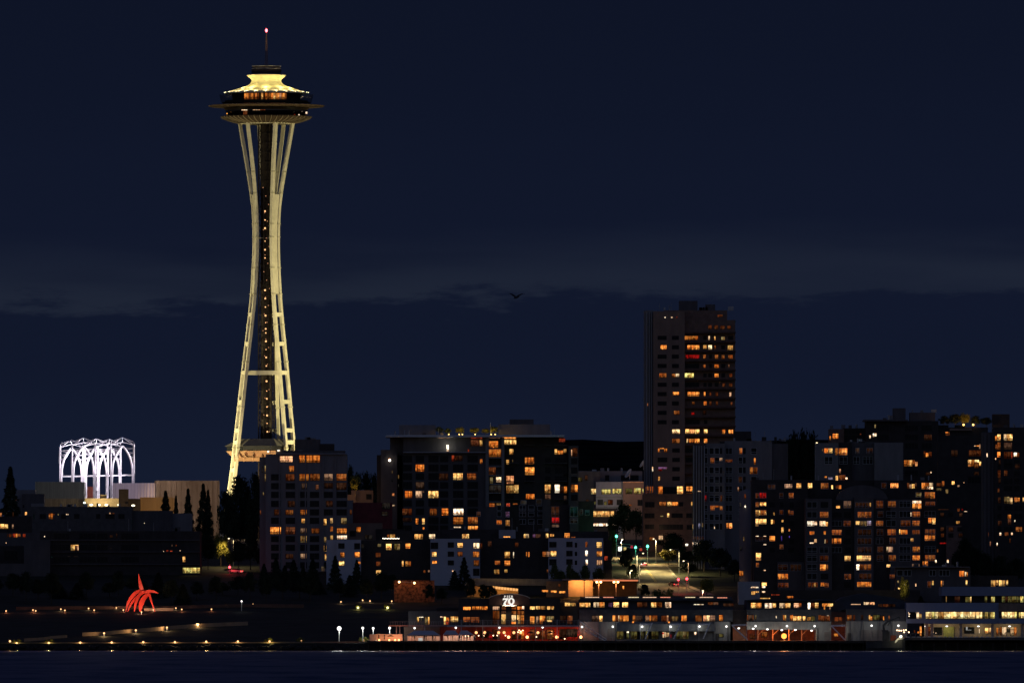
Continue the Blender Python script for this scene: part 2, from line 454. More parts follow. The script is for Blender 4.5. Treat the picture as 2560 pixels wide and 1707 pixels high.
# ================================================================== the tall observation tower
NX, NY = X(666, 4500), 4500.0
def needle():
    root = thing('observation_tower', 'tall white tripod tower with a saucer top, floodlit yellow', 'tower', (NX, NY, 36))
    cream = mat('cream_steel', (.66, .62, .48), rough=.55, var=.13, scale=.35, spec=.3)
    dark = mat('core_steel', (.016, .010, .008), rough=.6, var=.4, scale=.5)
    zz = lambda py: Z(py, NY)
    # --- legs: profile of radius R and half-spacing s of the two chords over height
    K = [(1350, 16.2, 2.5), (1198, 12.7, 2.2), (1093, 10.9, 2.1), (927, 8.1, 1.95), (758, 5.2, 1.7), (660, 4.25, 1.65), (593, 4.0, 1.65), (530, 4.3, 1.8), (483, 4.9, 2.15), (440, 5.7, 2.75), (400, 6.5, 3.35), (355, 7.5, 3.95), (309, 8.5, 4.5)]
    def prof(py):
        if py >= K[0][0]: return K[0][1:]
        for i in range(len(K) - 1):
            a, b = K[i], K[i + 1]
            if py >= b[0]:
                u = (a[0] - py) / (a[0] - b[0])
                a_, b_ = K[max(i - 1, 0)], K[min(i + 2, len(K) - 1)]
                o = []
                for j in (1, 2):
                    m0 = (b[j] - a_[j]) / (a_[0] - b[0]) * (a[0] - b[0]) if i > 0 else b[j] - a[j]
                    m1 = (b_[j] - a[j]) / (a[0] - b_[0]) * (a[0] - b[0]) if i + 2 < len(K) else b[j] - a[j]
                    h00 = 2 * u**3 - 3 * u**2 + 1; h10 = u**3 - 2 * u**2 + u; h01 = -2 * u**3 + 3 * u**2; h11 = u**3 - u**2
                    o.append(h00 * a[j] + h10 * m0 + h01 * b[j] + h11 * m1)
                return o
        return K[-1][1:]
    def loft(b, secs):
        base = len(b.v); n = len(secs[0])
        for s in secs: b.v += [tuple(p) for p in s]
        for i in range(len(secs) - 1):
            for k in range(n):
                k2 = (k + 1) % n; b.f.append((base + i * n + k, base + i * n + k2, base + (i + 1) * n + k2, base + (i + 1) * n + k))
        b.f.append(tuple(base + k for k in range(n))[::-1]); b.f.append(tuple(base + (len(secs) - 1) * n + k for k in range(n)))
    for ang in (-41, 199, 79):
        a = math.radians(ang); r = Vector((math.cos(a), math.sin(a), 0)); tt = Vector((-math.sin(a), math.cos(a), 0))
        c0 = Vector((NX, NY, 0)); leg = MB()
        pys = [1350 - i * (1350 - 308) / 60 for i in range(61)]
        for sg in (-1, 1):
            secs = []
            for py in pys:
                R, s = prof(py); zc = Vector((0, 0, zz(py))); wt = .62 if py < 500 else .50; wr = .55
                c = c0 + r * R + tt * (sg * s) + zc
                secs.append([c + r * (-wr) + tt * (-wt), c + r * (-wr) + tt * wt, c + r * wr + tt * wt, c + r * wr + tt * (-wt)])
            loft(leg, secs)
        # web plate from the fork down past the waist
        secs = []
        for i in range(25):
            py = 487 + (735 - 487) * i / 24; R, s = prof(py); c = c0 + r * (R + .12) + Vector((0, 0, zz(py)))
            s2 = s - .4
            secs.append([c + r * (-.3) - tt * s2, c + r * (-.3) + tt * s2, c + r * .15 + tt * s2, c + r * .15 - tt * s2])
        loft(leg, secs)
        lo = leg.build('leg', cream, root, origin=(NX, NY, 36))
        for py in (787, 860, 932, 1005, 1076, 1106, 1175, 1250, 1320):
            R, s = prof(py); c = c0 + r * (R + .1) + Vector((0, 0, zz(py)))
            ro = MB().bar(c - tt * (s - .5), c + tt * (s - .5), .8, 1.45, side=r).build('cross_bar', cream, None, origin=(NX, NY, 36)); ro.parent = lo; ro.location = (0, 0, 0)
        for py in (430, 483, 560, 593, 670, 735, 812, 905, 1018, 1120):    # splice plates
            R, s = prof(py)
            for sg in (-1, 1):
                c = c0 + r * (R + .03) + tt * (sg * s) + Vector((0, 0, zz(py))); jo = MB().bar(c - Vector((0, 0, .25)), c + Vector((0, 0, .25)), 1.32, 1.2, side=tt).build('splice_plate', mat('worn_joint', (.48, .45, .33), var=.2), None, origin=(NX, NY, 36)); jo.parent = lo; jo.location = (0, 0, 0)
    # ring beams
    rb = MB()
    for py, hh in ((932, 1.5), (596, .5)):
        R, s = prof(py); pts = [Vector((NX + (R - .6) * math.cos(math.radians(q)), NY + (R - .6) * math.sin(math.radians(q)), zz(py))) for q in (-41, 79, 199)]
        for i in range(3): rb.bar(pts[i], pts[(i + 1) % 3], .9 if hh > 1 else .4, hh, side=(0, 0, 1) if False else None)
    rb.build('ring_beam', cream, root, origin=(NX, NY, 36))
    # core: hexagonal lattice shaft with lift rails
    co = MB(); rc = 2.85; pts = [(NX + rc * math.cos(math.radians(60 * k + 12)), NY + rc * math.sin(math.radians(60 * k + 12))) for k in range(6)]
    for k in range(6):
        p, q = pts[k], pts[(k + 1) % 6]
        co.bar((*p, 36), (*p, zz(309)), .42)
        z = 38.0; j = 0
        while z < zz(312):
            co.bar((*p, z), (*q, z), .22); z2 = z + 3.4
            a_, b_ = (p, q) if j % 2 == 0 else (q, p); co.bar((*a_, z), (*b_, z2), .14); z = z2; j += 1
    co.lathe([(2.0, 36), (2.0, zz(309))], 12, NX, NY)
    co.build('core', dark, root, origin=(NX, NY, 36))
    # shaft lamps
    sl = []
    for y in (780, 855, 925, 1035, 1108, 1178, 1452, 1525): sl.append((663, 300 + y * .2934))
    for y in (22, 90, 158, 214, 264, 296, 363, 429, 492, 560, 682, 760, 822, 887, 955, 1018, 1085): sl.append((500 + (523 + (y / 1018) * 16) * .3125, 740 + y * .3125))
    em = emat('shaft_lamp', (1, .50, .20), 1.8)
    for i, (px, py) in enumerate(sl):
        rr = (.30, .24, .34, .18)[i % 4]
        b = MB().ball((X(px, NY), NY - 3.1, zz(py)), rr, 8); o = b.build('shaft_lamp', em, root, origin=(X(px, NY), NY - 3.1, zz(py)))
    for i in range(30):
        py_ = 470 + i * 21; MB().ball((X(658 + (i * 7) % 17, NY), NY - 3.0, zz(py_)), .16, 6).build('shaft_lamp', emat('shaft_dim', (1, .45, .22), .7), root, origin=(X(660, NY), NY - 3.0, zz(py_)))
    # skyline level
    sk = MB(); hexr = []
    def slab(r0, r1, z0, z1, b):
        an = [math.radians(q) for q in (285, 319, 353, 45, 79, 113, 165, 199, 233)]; kk = (1.0, .62, .9) * 3
        base = len(b.v)
        for rr, z in ((r0, z0), (r1, z1)):
            for k, q in enumerate(an): b.v.append((NX + rr * kk[k] * math.cos(q), NY + rr * kk[k] * math.sin(q), z))
        for k in range(9): b.f.append((base + k, base + (k + 1) % 9, base + 9 + (k + 1) % 9, base + 9 + k))
        b.f.append(tuple(base + k for k in range(9))[::-1]); b.f.append(tuple(base + 9 + k for k in range(9)))
    b = MB(); slab(15.6, 10.5, zz(1115), zz(1097), b); b.build('lower_roof', mat('roof_metal', (.16, .15, .13), var=.15), root, origin=(NX, NY, 36))
    b = MB(); slab(14.6, 14.9, zz(1127), zz(1115.2), b); b.build('lower_glazing', GLASS, root, origin=(NX, NY, 36))
    b = MB(); slab(12.6, 15.0, zz(1143), zz(1127.2), b)
    for k in range(7):
        xx = NX - 11 + k * 3.2; b.bar((xx, NY - 12.6, zz(1141)), (xx, NY - 9, zz(1150)), .35, 1.2)
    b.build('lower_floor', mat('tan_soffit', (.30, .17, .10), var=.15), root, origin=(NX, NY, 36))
    b = MB().box(NX - 9.8, NX + 9.5, NY - 10.4, NY - 9.0, zz(1153), zz(1143.2)); b.build('floor_girder', mat('tan_soffit2', (.34, .20, .11), var=.1), root, origin=(NX, NY, 36))
    # --- saucer
    def ring(name, pr, m, seg=96, smooth=True):
        bb = MB().lathe([(r / 7.0, zz(y)) for r, y in pr], seg, NX, NY); return bb.build(name, m, root, smooth, origin=(NX, NY, 36))
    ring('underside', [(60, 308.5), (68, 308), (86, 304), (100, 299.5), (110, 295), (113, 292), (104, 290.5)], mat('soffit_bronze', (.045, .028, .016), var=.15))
    rb = MB()
    for k in range(48):
        a = 2 * math.pi * k / 48; cs, sn = math.cos(a), math.sin(a); pr = [(67.5, 308.8), (86, 304.9), (100, 300.3), (110, 295.8), (113.4, 292.2)]
        pt = [(NX + r / 7 * cs, NY + r / 7 * sn, zz(y)) for r, y in pr]
        for p, q in zip(pt, pt[1:]): rb.bar(p, q, .2, .5)
    rb.build('underside_ribs', mat('rib_paint', (.19, .15, .10), var=.1), root, origin=(NX, NY, 36))
    ring('collar', [(60, 311), (64, 311), (66, 308.6), (60, 308.6)], cream)
    ring('restaurant_glazing', [(96, 291), (99, 290.5), (106.5, 270.5), (96, 270)], mat('black_glass', (.006, .006, .008), rough=.1, spec=.6))
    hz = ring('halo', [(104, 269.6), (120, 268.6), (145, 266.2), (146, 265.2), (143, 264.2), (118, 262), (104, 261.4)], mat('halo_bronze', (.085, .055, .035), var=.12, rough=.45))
    hb = MB()
    for k in range(48):
        a = 2 * math.pi * k / 48; hb.bar((NX + 104 / 7 * math.cos(a), NY + 104 / 7 * math.sin(a), zz(268.9)), (NX + 143 / 7 * math.cos(a), NY + 143 / 7 * math.sin(a), zz(266.8)), .16, .3)
    ho = hb.build('halo_ribs', mat('rib_paint2', (.12, .09, .06)), None, origin=(NX, NY, 36)); ho.parent = hz; ho.location = (0, 0, 0)
    ring('deck_floor', [(90, 261.2), (108, 260.6), (112, 257), (96, 256)], mat('deck_dark', (.03, .025, .02)))
    # canted glass wind screen round the deck
    gl = MB()
    for k in range(48):
        a0, a1 = 2 * math.pi * (k + .05) / 48, 2 * math.pi * (k + .95) / 48
        r0, r1 = 113 / 7, 118 / 7
        gl.quad((NX + r0 * math.cos(a0), NY + r0 * math.sin(a0), zz(257)), (NX + r0 * math.cos(a1), NY + r0 * math.sin(a1), zz(257)),
                (NX + r1 * math.cos(a1), NY + r1 * math.sin(a1), zz(237)), (NX + r1 * math.cos(a0), NY + r1 * math.sin(a0), zz(237)))
    gm = bpy.data.materials.new('clear_screen'); gm.use_nodes = True; t = gm.node_tree; t.nodes.clear()
    o_ = t.nodes.new('ShaderNodeOutputMaterial'); mx = t.nodes.new('ShaderNodeMixShader'); tr = t.nodes.new('ShaderNodeBsdfTransparent'); gs = t.nodes.new('ShaderNodeBsdfGlossy')
    gs.inputs['Roughness'].default_value = .15; gs.inputs[0].default_value = (.5, .45, .4, 1); tr.inputs[0].default_value = (.72, .70, .68, 1); mx.inputs[0].default_value = .10
    t.links.new(tr.outputs[0], mx.inputs[1]); t.links.new(gs.outputs[0], mx.inputs[2]); t.links.new(mx.outputs[0], o_.inputs[0])
    gl.build('glass_screen', gm, root, origin=(NX, NY, 36))
    ring('inner_wall', [(84, 257), (86, 234)], mat('deck_dark', (.03, .025, .02)))
    # lit interior panes facing the water
    amb = [('o', 0.9)]
    for k in range(22):
        a = math.radians(-90 - 36 + k * 3.35)
        if k in (8,): continue
        kd = 'O' if k in (0, 1, 14, 16, 17, 20) else ('Y' if k in (9, 15) else ('o' if k in (2, 4, 6, 11, 13, 18, 19) else 'm'))
        cx, cy = NX + 12.6 * math.cos(a), NY + 12.6 * math.sin(a); d = .33
        tx, ty = -math.sin(a), math.cos(a)
        zb, zt = zz(253.5), zz(236.5)
        b = MB().quad((cx - tx * d, cy - ty * d, zb), (cx + tx * d, cy + ty * d, zb), (cx + tx * d, cy + ty * d, zt), (cx - tx * d, cy - ty * d, zt))
        b.build('window', winmat(kd), root, origin=(cx, cy, (zb + zt) / 2))
    # people silhouettes are too small to show; a rail and bench band stand in front of the panes
    b = MB().lathe([(104 / 7, zz(257.5)), (104 / 7, zz(252.6))], 96, NX, NY); b.build('parapet', mat('deck_dark', (.03, .025, .02)), root, origin=(NX, NY, 36))
    # glowing panes in place of reflections and lamps on the restaurant glass
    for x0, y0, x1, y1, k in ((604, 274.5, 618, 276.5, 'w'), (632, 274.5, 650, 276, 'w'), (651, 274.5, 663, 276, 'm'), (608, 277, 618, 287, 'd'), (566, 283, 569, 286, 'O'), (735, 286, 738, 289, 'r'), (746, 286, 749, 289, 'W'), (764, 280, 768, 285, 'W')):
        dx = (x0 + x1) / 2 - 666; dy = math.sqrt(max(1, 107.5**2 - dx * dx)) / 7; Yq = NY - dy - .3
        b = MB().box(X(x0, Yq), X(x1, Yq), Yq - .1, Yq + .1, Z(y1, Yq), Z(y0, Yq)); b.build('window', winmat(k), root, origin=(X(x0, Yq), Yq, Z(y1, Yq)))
    roofm = mat('roof_white', (.70, .66, .50), rough=.5, var=.04, scale=.3)
    ring('roof', [(100, 234.8), (104, 233.6), (104.5, 232.8), (92, 229), (78, 225), (62, 220), (50, 215.6), (42, 211), (38.5, 207), (37, 203), (38, 199.5), (42, 195.5), (48, 191), (49.5, 189), (48.5, 187.5), (36, 187)], roofm, 128)
    sc = MB()
    for k in range(24):   # scalloped rim
        a0 = 2 * math.pi * k / 24
        for i in range(6):
            a = a0 + 2 * math.pi / 24 * i / 6; a2 = a0 + 2 * math.pi / 24 * (i + 1) / 6
            d0 = 1.4 * math.sin(math.pi * i / 6); d1 = 1.4 * math.sin(math.pi * (i + 1) / 6)
            sc.quad((NX + 14.95 * math.cos(a), NY + 14.95 * math.sin(a), zz(232.9)), (NX + 14.95 * math.cos(a), NY + 14.95 * math.sin(a), zz(234.4 + d0)),
                    (NX + 14.95 * math.cos(a2), NY + 14.95 * math.sin(a2), zz(234.4 + d1)), (NX + 14.95 * math.cos(a2), NY + 14.95 * math.sin(a2), zz(232.9)))
    sc.build('roof_rim', roofm, root, origin=(NX, NY, 36))
    ring('top_housing', [(35, 187), (36.5, 181), (36, 180.4), (38, 179.8), (38, 175), (35.5, 174.4), (34, 171), (35, 170.4), (36, 167.2), (34, 166.4), (10, 166), (8, 163.6), (2, 163)], mat('housing_dark', (.06, .045, .04), var=.2))
    b = MB()
    for y in (166.6, 172.6, 176): b.lathe([(36.8 / 7, zz(y) - .1), (37.1 / 7, zz(y)), (36.8 / 7, zz(y) + .12)], 64, NX, NY)
    b.build('top_rail', mat('rail_grey', (.5, .48, .44)), root, origin=(NX, NY, 36))
    # mast: tapering lattice
    b = MB(); zb, zt = zz(163.5), zz(84); w0, w1 = .62, .12
    for k in range(3):
        a = math.radians(120 * k + 30); b.bar((NX + w0 * math.cos(a), NY + w0 * math.sin(a), zb), (NX + w1 * math.cos(a), NY + w1 * math.sin(a), zt), .13)
    n = 14
    for i in range(n):
        u0, u1 = i / n, (i + 1) / n; r0, r1 = w0 + (w1 - w0) * u0, w0 + (w1 - w0) * u1
        for k in range(3):
            a, a2 = math.radians(120 * k + 30), math.radians(120 * k + 150)
            b.bar((NX + r0 * math.cos(a), NY + r0 * math.sin(a), zb + (zt - zb) * u0), (NX + r1 * math.cos(a2), NY + r1 * math.sin(a2), zb + (zt - zb) * u1), .07)
    b.bar((NX, NY, zt), (NX, NY, zz(80)), .12)
    b.build('mast', mat('mast_red', (.22, .12, .09)), root, origin=(NX, NY, 36))
    MB().ball((NX, NY, zz(77)), .42, 12, 1.5).build('beacon', emat('beacon_red', (1.0, .10, .12), 9), root, origin=(NX, NY, zz(77)))
    light('POINT', (NX, NY, zz(79) - .4), 25, (1, .05, .08), root, .2)
    # rim lamps and lights
    rl = emat('rim_lamp', (1, .85, .45), 3.0)
    for k in range(24):
        a = 2 * math.pi * k / 24
        px_, py_ = NX + 15.0 * math.cos(a), NY + 15.0 * math.sin(a)
        MB().ball((px_, py_, zz(232.0)), .17, 6).build('rim_lamp', rl, root, origin=(px_, py_, zz(232.0)))
        light('POINT', (NX + 13.8 * math.cos(a), NY + 13.8 * math.sin(a), zz(229.5) + .5), 150, (1, .76, .36), root, .15)
    for k in range(10):
        a = 2 * math.pi * (k + .5) / 10
        light('POINT', (NX + 9.3 * math.cos(a), NY + 9.3 * math.sin(a), zz(212)), 560, (1, .80, .24), root, .25)
    # floodlights on the plaza round the foot
    col = (1, .85, .42)
    for (dx, dy, z, pw, aimz, an) in ((172, -38, 44, .98e6, 152, 40), (-168, -44, 44, .68e6, 150, 42), (64, -20, 42, .34e6, 88, 60), (-66, -10, 42, .34e6, 84, 60), (20, -150, 44, .16e6, 140, 46)):
        light('SPOT', (NX + dx, NY + dy, z), pw, col, root, .8, aim=(NX + (3 if dx > 0 else -3), NY, aimz), ang=an, blend=.8)
    light('SPOT', (NX - 30, NY - 60, 38), 2.0e5, col, root, .8, aim=(NX - 11, NY - 4, 62), ang=40, blend=.8)
    # low warm flood under the skyline level
    light('POINT', (NX - 8, NY - 22, 52), 9000, (1, .6, .3), root, .5)
needle()
def building2(*a, **k): return building(*a, dim=.28, **k)
# ================================================================== city buildings
GREYC = mat('grey_concrete', (.19, .175, .18), var=.14, scale=.35, stretch=(1, 1, .3))
DARKC = mat('dark_panel', (.098, .086, .088), var=.18, scale=.4, stretch=(1, 1, .3))
BLACKC = mat('charcoal_panel', (.042, .035, .034), var=.25, scale=.4)
WHITEC = mat('white_render', (.43, .44, .50), var=.05, scale=.5)
TANC = mat('tan_concrete', (.24, .16, .125), var=.14, scale=.3, stretch=(1, 1, .3))
BROWNC = mat('brown_brick', (.19, .115, .09), var=.2, scale=.6)
REDC = mat('dark_red_wall', (.16, .03, .035), var=.2, scale=.5)
LIGHTC = mat('pale_concrete', (.34, .34, .37), var=.12, scale=.3, stretch=(1, 1, .3))
METALG = mat('grey_metal', (.30, .31, .33), rough=.4, metal=.3)

def add_part(root, name, m, mb, label=None):
    o = mb.build(name, m, root)
    if label: o['label'] = label
    return o
def slabs(root, x0, x1, ys, Y, m, name='floor_band', dep=.5, h=3):
    """one projecting floor band per storey, each a part"""
    for y in ys:
        MB().box(X(x0, Y), X(x1, Y), Y - dep, Y + .1, Z(y + h, Y), Z(y, Y)).build(name, m, root, origin=(X(x0, Y), Y, Z(y, Y)))

# --- condominium block left of the middle, in front of the tower's foot
rowsD = [464, 555, 645, 738, 825, 912, 1014, 1100, 1190, 1278, 1370]
colD = [(200, 290), (350, 440), (500, 564), (600, 690), (745, 830), (875, 975)]
D = building('apartment_block', 'grey concrete apartment block with orange lit top floor in front of the tower legs',
    [(649, 664, 1142, 3928, 20, GREYC, 'wall'), (664, 866.5, 1135, 3925, 22, GREYC, 'wall'),
     (690, 862, 1126, 3927, 16, DARKC, 'penthouse'), (737, 800, 1098, 3931, 10, DARKC, 'penthouse'), (800, 835, 1109, 3930, 10, BLACKC, 'penthouse')],
    '''D: 276 248 418 308 O; 488 240 698 312 o; 384 348 432 408 o; 350 432 436 500 d; 490 432 586 500 o; 602 430 698 498 m; 746 430 832 498 m
    D: 874 430 974 498 m; 658 542 686 590 d; 748 524 832 578 e; 874 522 974 592 e; 348 802 424 850 m; 500 800 564 850 o; 512 892 550 936 y
    D: 740 894 768 956 y; 808 886 832 938 y; 920 884 976 944 z; 190 978 298 1048 O; 348 978 444 1050 d; 502 990 564 1040 m; 614 992 694 1040 m
    D: 808 972 834 1024 m; 878 992 976 1044 o; 502 1068 564 1136 z; 808 1064 834 1108 y; 744 1080 766 1132 z; 878 1064 978 1102 W; 742 1168 768 1228 y
    D: 752 1258 770 1320 y; 348 1256 424 1302 e; 502 1252 562 1302 o; 720 1384 744 1440 z; 82 806 92 850 d; 132 344 142 414 z; 132 432 142 504 z; 112 620 122 650 z; 100 355 110 420 q''',
    darkgrid('D', colD, rowsD, 58), frame=FRAME_D)  # narrow pale panes at the left corner glow as painted reflections
slabs(D, 690, 866, [1133], 3925, LIGHTC, 'roof_edge', 1.2, 1.6)
add_part(D, 'parapet_rail', METALG, MB().box(X(668, 3925), X(690, 3925), 3924, 3924.2, Z(1131, 3925), Z(1130, 3925)))
for q in ((158, 192, 176, 212), (262, 182, 288, 198)):
    x0, y0 = TX('D', q[0], q[1]); x1, y1 = TX('D', q[2], q[3]); window(D, x0, y0, x1, y1, 'W', 3926, bars=False, name='roof_lamp', proud=.2)
# bay piers that part the columns of windows
for px in (697, 741, 762, 806, 837): MB().box(X(px, 3925), X(px + 3, 3925), 3924.4, 3925.1, gz(3925), Z(1137, 3925)).build('pier', GREYC, D, origin=(X(px, 3925), 3925, gz(3925)))

# --- big condominium with the flat white roof slab
colF = [(400, 520), (572, 680), (740, 866), (890, 996), (1062, 1190), (1250, 1380)]
rowsF = [610, 728, 840, 955, 1072, 1188, 1300, 1415, 1520]
Fb = building('condominium', 'wide dark condominium under a thin pale roof slab with trees on top',
    [(942, 1012, 1137, 4056, 18, BLACKC, 'wing'), (975, 1010, 1093, 4056, 14, DARKC, 'wing'), (1008, 1214, 1093, 4050, 22, DARKC, 'wall'), (1214, 1222, 1093, 4048.6, 4, GREYC, 'pillar'),
     (1222, 1254, 1093, 4051, 20, DARKC, 'wall'), (1254, 1261, 1093, 4048.8, 4, GREYC, 'pillar'), (1261, 1409, 1094, 4053, 18, BLACKC, 'wall'),
     (1409, 1421, 1112, 4056, 14, BLACKC, 'wing'), (1421, 1446, 1114, 4054, 14, DARKC, 'wing'),
     (998, 1089, 1062, 4060, 12, GREYC, 'plant_room'), (1246, 1375, 1060.5, 4058, 12, GREYC, 'plant_room'), (1274, 1334, 1048, 4062, 6, DARKC, 'plant_room'),
     (952, 993, 1124, 4054.5, 8, DARKC, 'wing')],
    '''F: 570 684 680 774 o; 876 800 994 886 e; 1062 798 1184 882 Y; 1244 800 1358 880 m; 574 914 680 1000 d; 432 1030 522 1118 o; 572 1030 652 1116 O; 654 1030 680 1050 o
    F: 736 1030 866 1118 Y; 396 1260 520 1340 d; 424 1296 450 1338 o; 756 1260 846 1346 m; 912 1256 998 1346 o; 1064 1260 1192 1342 W; 1062 1370 1190 1460 o; 1254 1370 1380 1458 m
    F: 1256 1486 1382 1544 O; 572 1388 606 1462 o; 656 1388 688 1462 Y; 402 1380 520 1430 e; 662 1502 684 1530 o; 1070 1494 1160 1508 w; 1042 564 1076 640 r; 1078 566 1180 634 e
    F: 1412 612 1442 672 o; 1290 330 1438 346 r; 1290 364 1404 440 d; 1408 366 1440 440 y; 1250 484 1268 530 r; 1526 330 1670 344 d; 870 332 1020 342 m; 214 600 240 644 o; 262 1060 292 1090 o; 262 1210 300 1230 y
    F: 258 760 272 800 z; 340 820 352 870 z; 340 940 352 990 q; 256 870 270 910 q
    E: 222 378 340 462 o; 222 482 378 584 o; 222 720 310 818 d; 236 850 272 930 z; 316 848 380 915 Y; 226 954 380 1054 q; 226 1190 300 1270 m; 320 1190 376 1236 z
    E: 398 326 574 346 O; 408 364 576 422 Y; 488 480 540 552 y; 448 622 482 682 y; 526 620 536 656 z; 448 832 544 934 o; 450 958 545 1056 y; 550 950 608 1056 Y; 692 592 810 678 o
    E: 694 720 814 820 O; 706 1068 816 1138 o; 952 946 1028 1054 Y; 1080 946 1146 1054 W; 1148 970 1198 1054 e; 1200 970 1240 1054 o; 956 1074 1028 1154 d; 1202 1090 1236 1150 d
    E: 1080 484 1112 550 y; 1114 500 1190 550 o; 1196 480 1232 530 y; 1296 490 1310 574 O; 1312 470 1376 576 d; 1292 946 1338 1048 m; 1340 950 1380 1040 O; 1136 345 1216 390 r''',
    darkgrid('F', colF, rowsF, 84) + darkgrid('E', [(224, 378), (450, 545), (700, 812), (955, 1025), (1085, 1235), (1295, 1378)], [640, 760, 880, 1115], 80))
add_part(Fb, 'roof_slab', mat('pale_slab', (.55, .55, .58), var=.05), MB().box(X(964, 4046), X(1411, 4046), 4046, 4074, Z(1092, 4046), Z(1087, 4046)))
Yc = 4048.4
for i, y in enumerate(range(1107, 1330, 22)):
    MB().box(X(1222.3, Yc), X(1253.7, Yc), Yc + .5, Yc + 2.4, Z(y + 15.6, Yc), Z(y + 14.2, Yc)).build('balcony', LIGHTC, Fb, origin=(X(1238, Yc), Yc, Z(y + 15, Yc)))
Yc = 4051.2
for cx0, cx1 in ((1264, 1298), (1311, 1337), (1360, 1379), (1385, 1419)):
    for y in range(1112, 1250, 45):
        MB().box(X(cx0, Yc), X(cx1, Yc), Yc, Yc + 1.6, Z(y + 1.6, Yc), Z(y, Yc)).build('balcony', DARKC, Fb, origin=(X(cx0, Yc), Yc, Z(y, Yc)))
window(Fb, 1116.5, 1112, 1121.5, 1128, 'W', 4050, bars=False, name='wall_lamp', proud=.3)
light('POINT', (X(1118, 4049), 4047.8, Z(1115, 4049)), 120, (.95, 1, .85), Fb, .3)
add_part(Fb, 'terrace_edge', LIGHTC, MB().box(X(1008, 4049.4), X(1214, 4049.4), 4047.6, 4050.2, Z(1131.5, 4049.4), Z(1129.6, 4049.4)))
add_part(Fb, 'door_lamp', emat('white_lamp', (1, .9, .75), 5), MB().ball((X(974, 4052), 4053.5, Z(1150, 4052)), .4, 8))

# --- lower dark block in front of it
F2 = building('apartment_building', 'low dark apartment building below the wide condominium with a red lit window',
    [(1208, 1262, 1266, 3992, 16, DARKC, 'wall'), (1262, 1300, 1300, 3994, 14, BLACKC, 'wall'), (1300, 1356, 1247, 3996, 12, BLACKC, 'wall'), (1356, 1376, 1249, 3993, 12, DARKC, 'bay'), (1376, 1398, 1255, 3996, 12, BLACKC, 'wall'), (1398, 1426, 1262, 3995, 12, BLACKC, 'wall'), (1424.5, 1446, 1264, 3993, 12, DARKC, 'bay'), (1446, 1484, 1252, 3997, 12, BLACKC, 'wall')],
    '''E: 322 1412 388 1466 o; 438 1410 492 1482 y; 440 1300 488 1370 v; 1044 1376 1138 1444 R; 1036 1234 1136 1365 e; 1282 1236 1380 1360 t; 1282 1390 1380 1450 q; 1480 1280 1530 1340 t; 1412 1270 1446 1340 q; 450 1190 494 1230 r; 536 1190 592 1206 m
    E: 640 1155 710 1200 q; 840 1140 910 1220 q; 60 1300 110 1360 e; 1045 1468 1135 1500 d''',
    darkgrid('E', [(330, 380), (620, 700), (740, 810), (860, 930)], [1250, 1330, 1430], 60), frame=FRAME_L)

# --- low buildings between the block and the condominium
building('apartment_building', 'small dark red building between two taller apartment blocks',
    [(868, 882, 1250, 4010, 12, GREYC, 'wall'), (875, 980, 1256, 4012, 14, REDC, 'wall')], 'D: 1345 730 1420 790 q; 1340 820 1400 860 q; 1010 800 1030 850 d')
building('apartment_building', 'low brown flat-roofed building with one orange window beside the grey block',
    [(868, 955, 1307, 3975, 14, TANC, 'wall'), (940, 1010, 1322, 3974, 12, BLACKC, 'wall')], 'M: 656 100 714 172 o; 780 216 884 276 q; 560 160 640 230 k')
tb = building('terrace_house', 'pale terrace wall with an uplit tree beside the dark red building',
    [(878, 933, 1225, 4060, 12, TANC, 'wall'), (868, 890, 1236, 4058, 3, TANC, 'wall')], 'D: 1255 650 1275 690 k; 1180 640 1230 690 k')

# --- office with yellow-green windows
G = building('office_building', 'office building with yellow-green window bands and satellite dishes on its roof',
    [(1444, 1500, 1178, 4504, 20, DARKC, 'wall'), (1490, 1613, 1204, 4500, 22, LIGHTC, 'wall'), (1444, 1606, 1177, 4512, 14, GREYC, 'upper_storey'), (1557, 1610, 1205, 4498.6, 4, TANC, 'bay'), (1474, 1540, 1270, 4497, 8, BLACKC, 'lower_storey')],
    '''G: 508 924 648 1010 G; 682 934 826 1010 g; 860 924 1000 1004 g; 1074 920 1180 1004 h; 1208 914 1320 1004 g; 1348 920 1362 990 g; 516 1290 880 1380 Y
    G: 520 1490 950 1530 W; 560 1132 596 1180 h; 720 1134 762 1216 h; 290 740 360 806 h; 890 1300 990 1330 m; 1120 1180 1170 1200 m; 960 1350 1000 1366 Y''',
    darkgrid('G', [(620, 700), (780, 860), (930, 1050), (1080, 1180), (1270, 1355), (400, 470)], [1150], 90) + darkgrid('G', [(380, 450), (740, 800), (1000, 1280)], [745], 80))
slabs(G, 1490, 1556, [1237, 1262], 4500, LIGHTC, 'floor_band', .6, 4)
slabs(G, 1557, 1610, [1203.6], 4498.6, mat('orange_lit_coping', (.6, .35, .2)), 'coping', .5, 2.2)  # orange of the lit top edge is put into the coping colour
light('POINT', (X(1585, 4490), 4489, Z(1214, 4490)), 900, (1, .55, .38), G, .5)
light('POINT', (X(1520, 4485), 4482, Z(1262, 4490)), 1300, (1, .85, .6), G, .5)
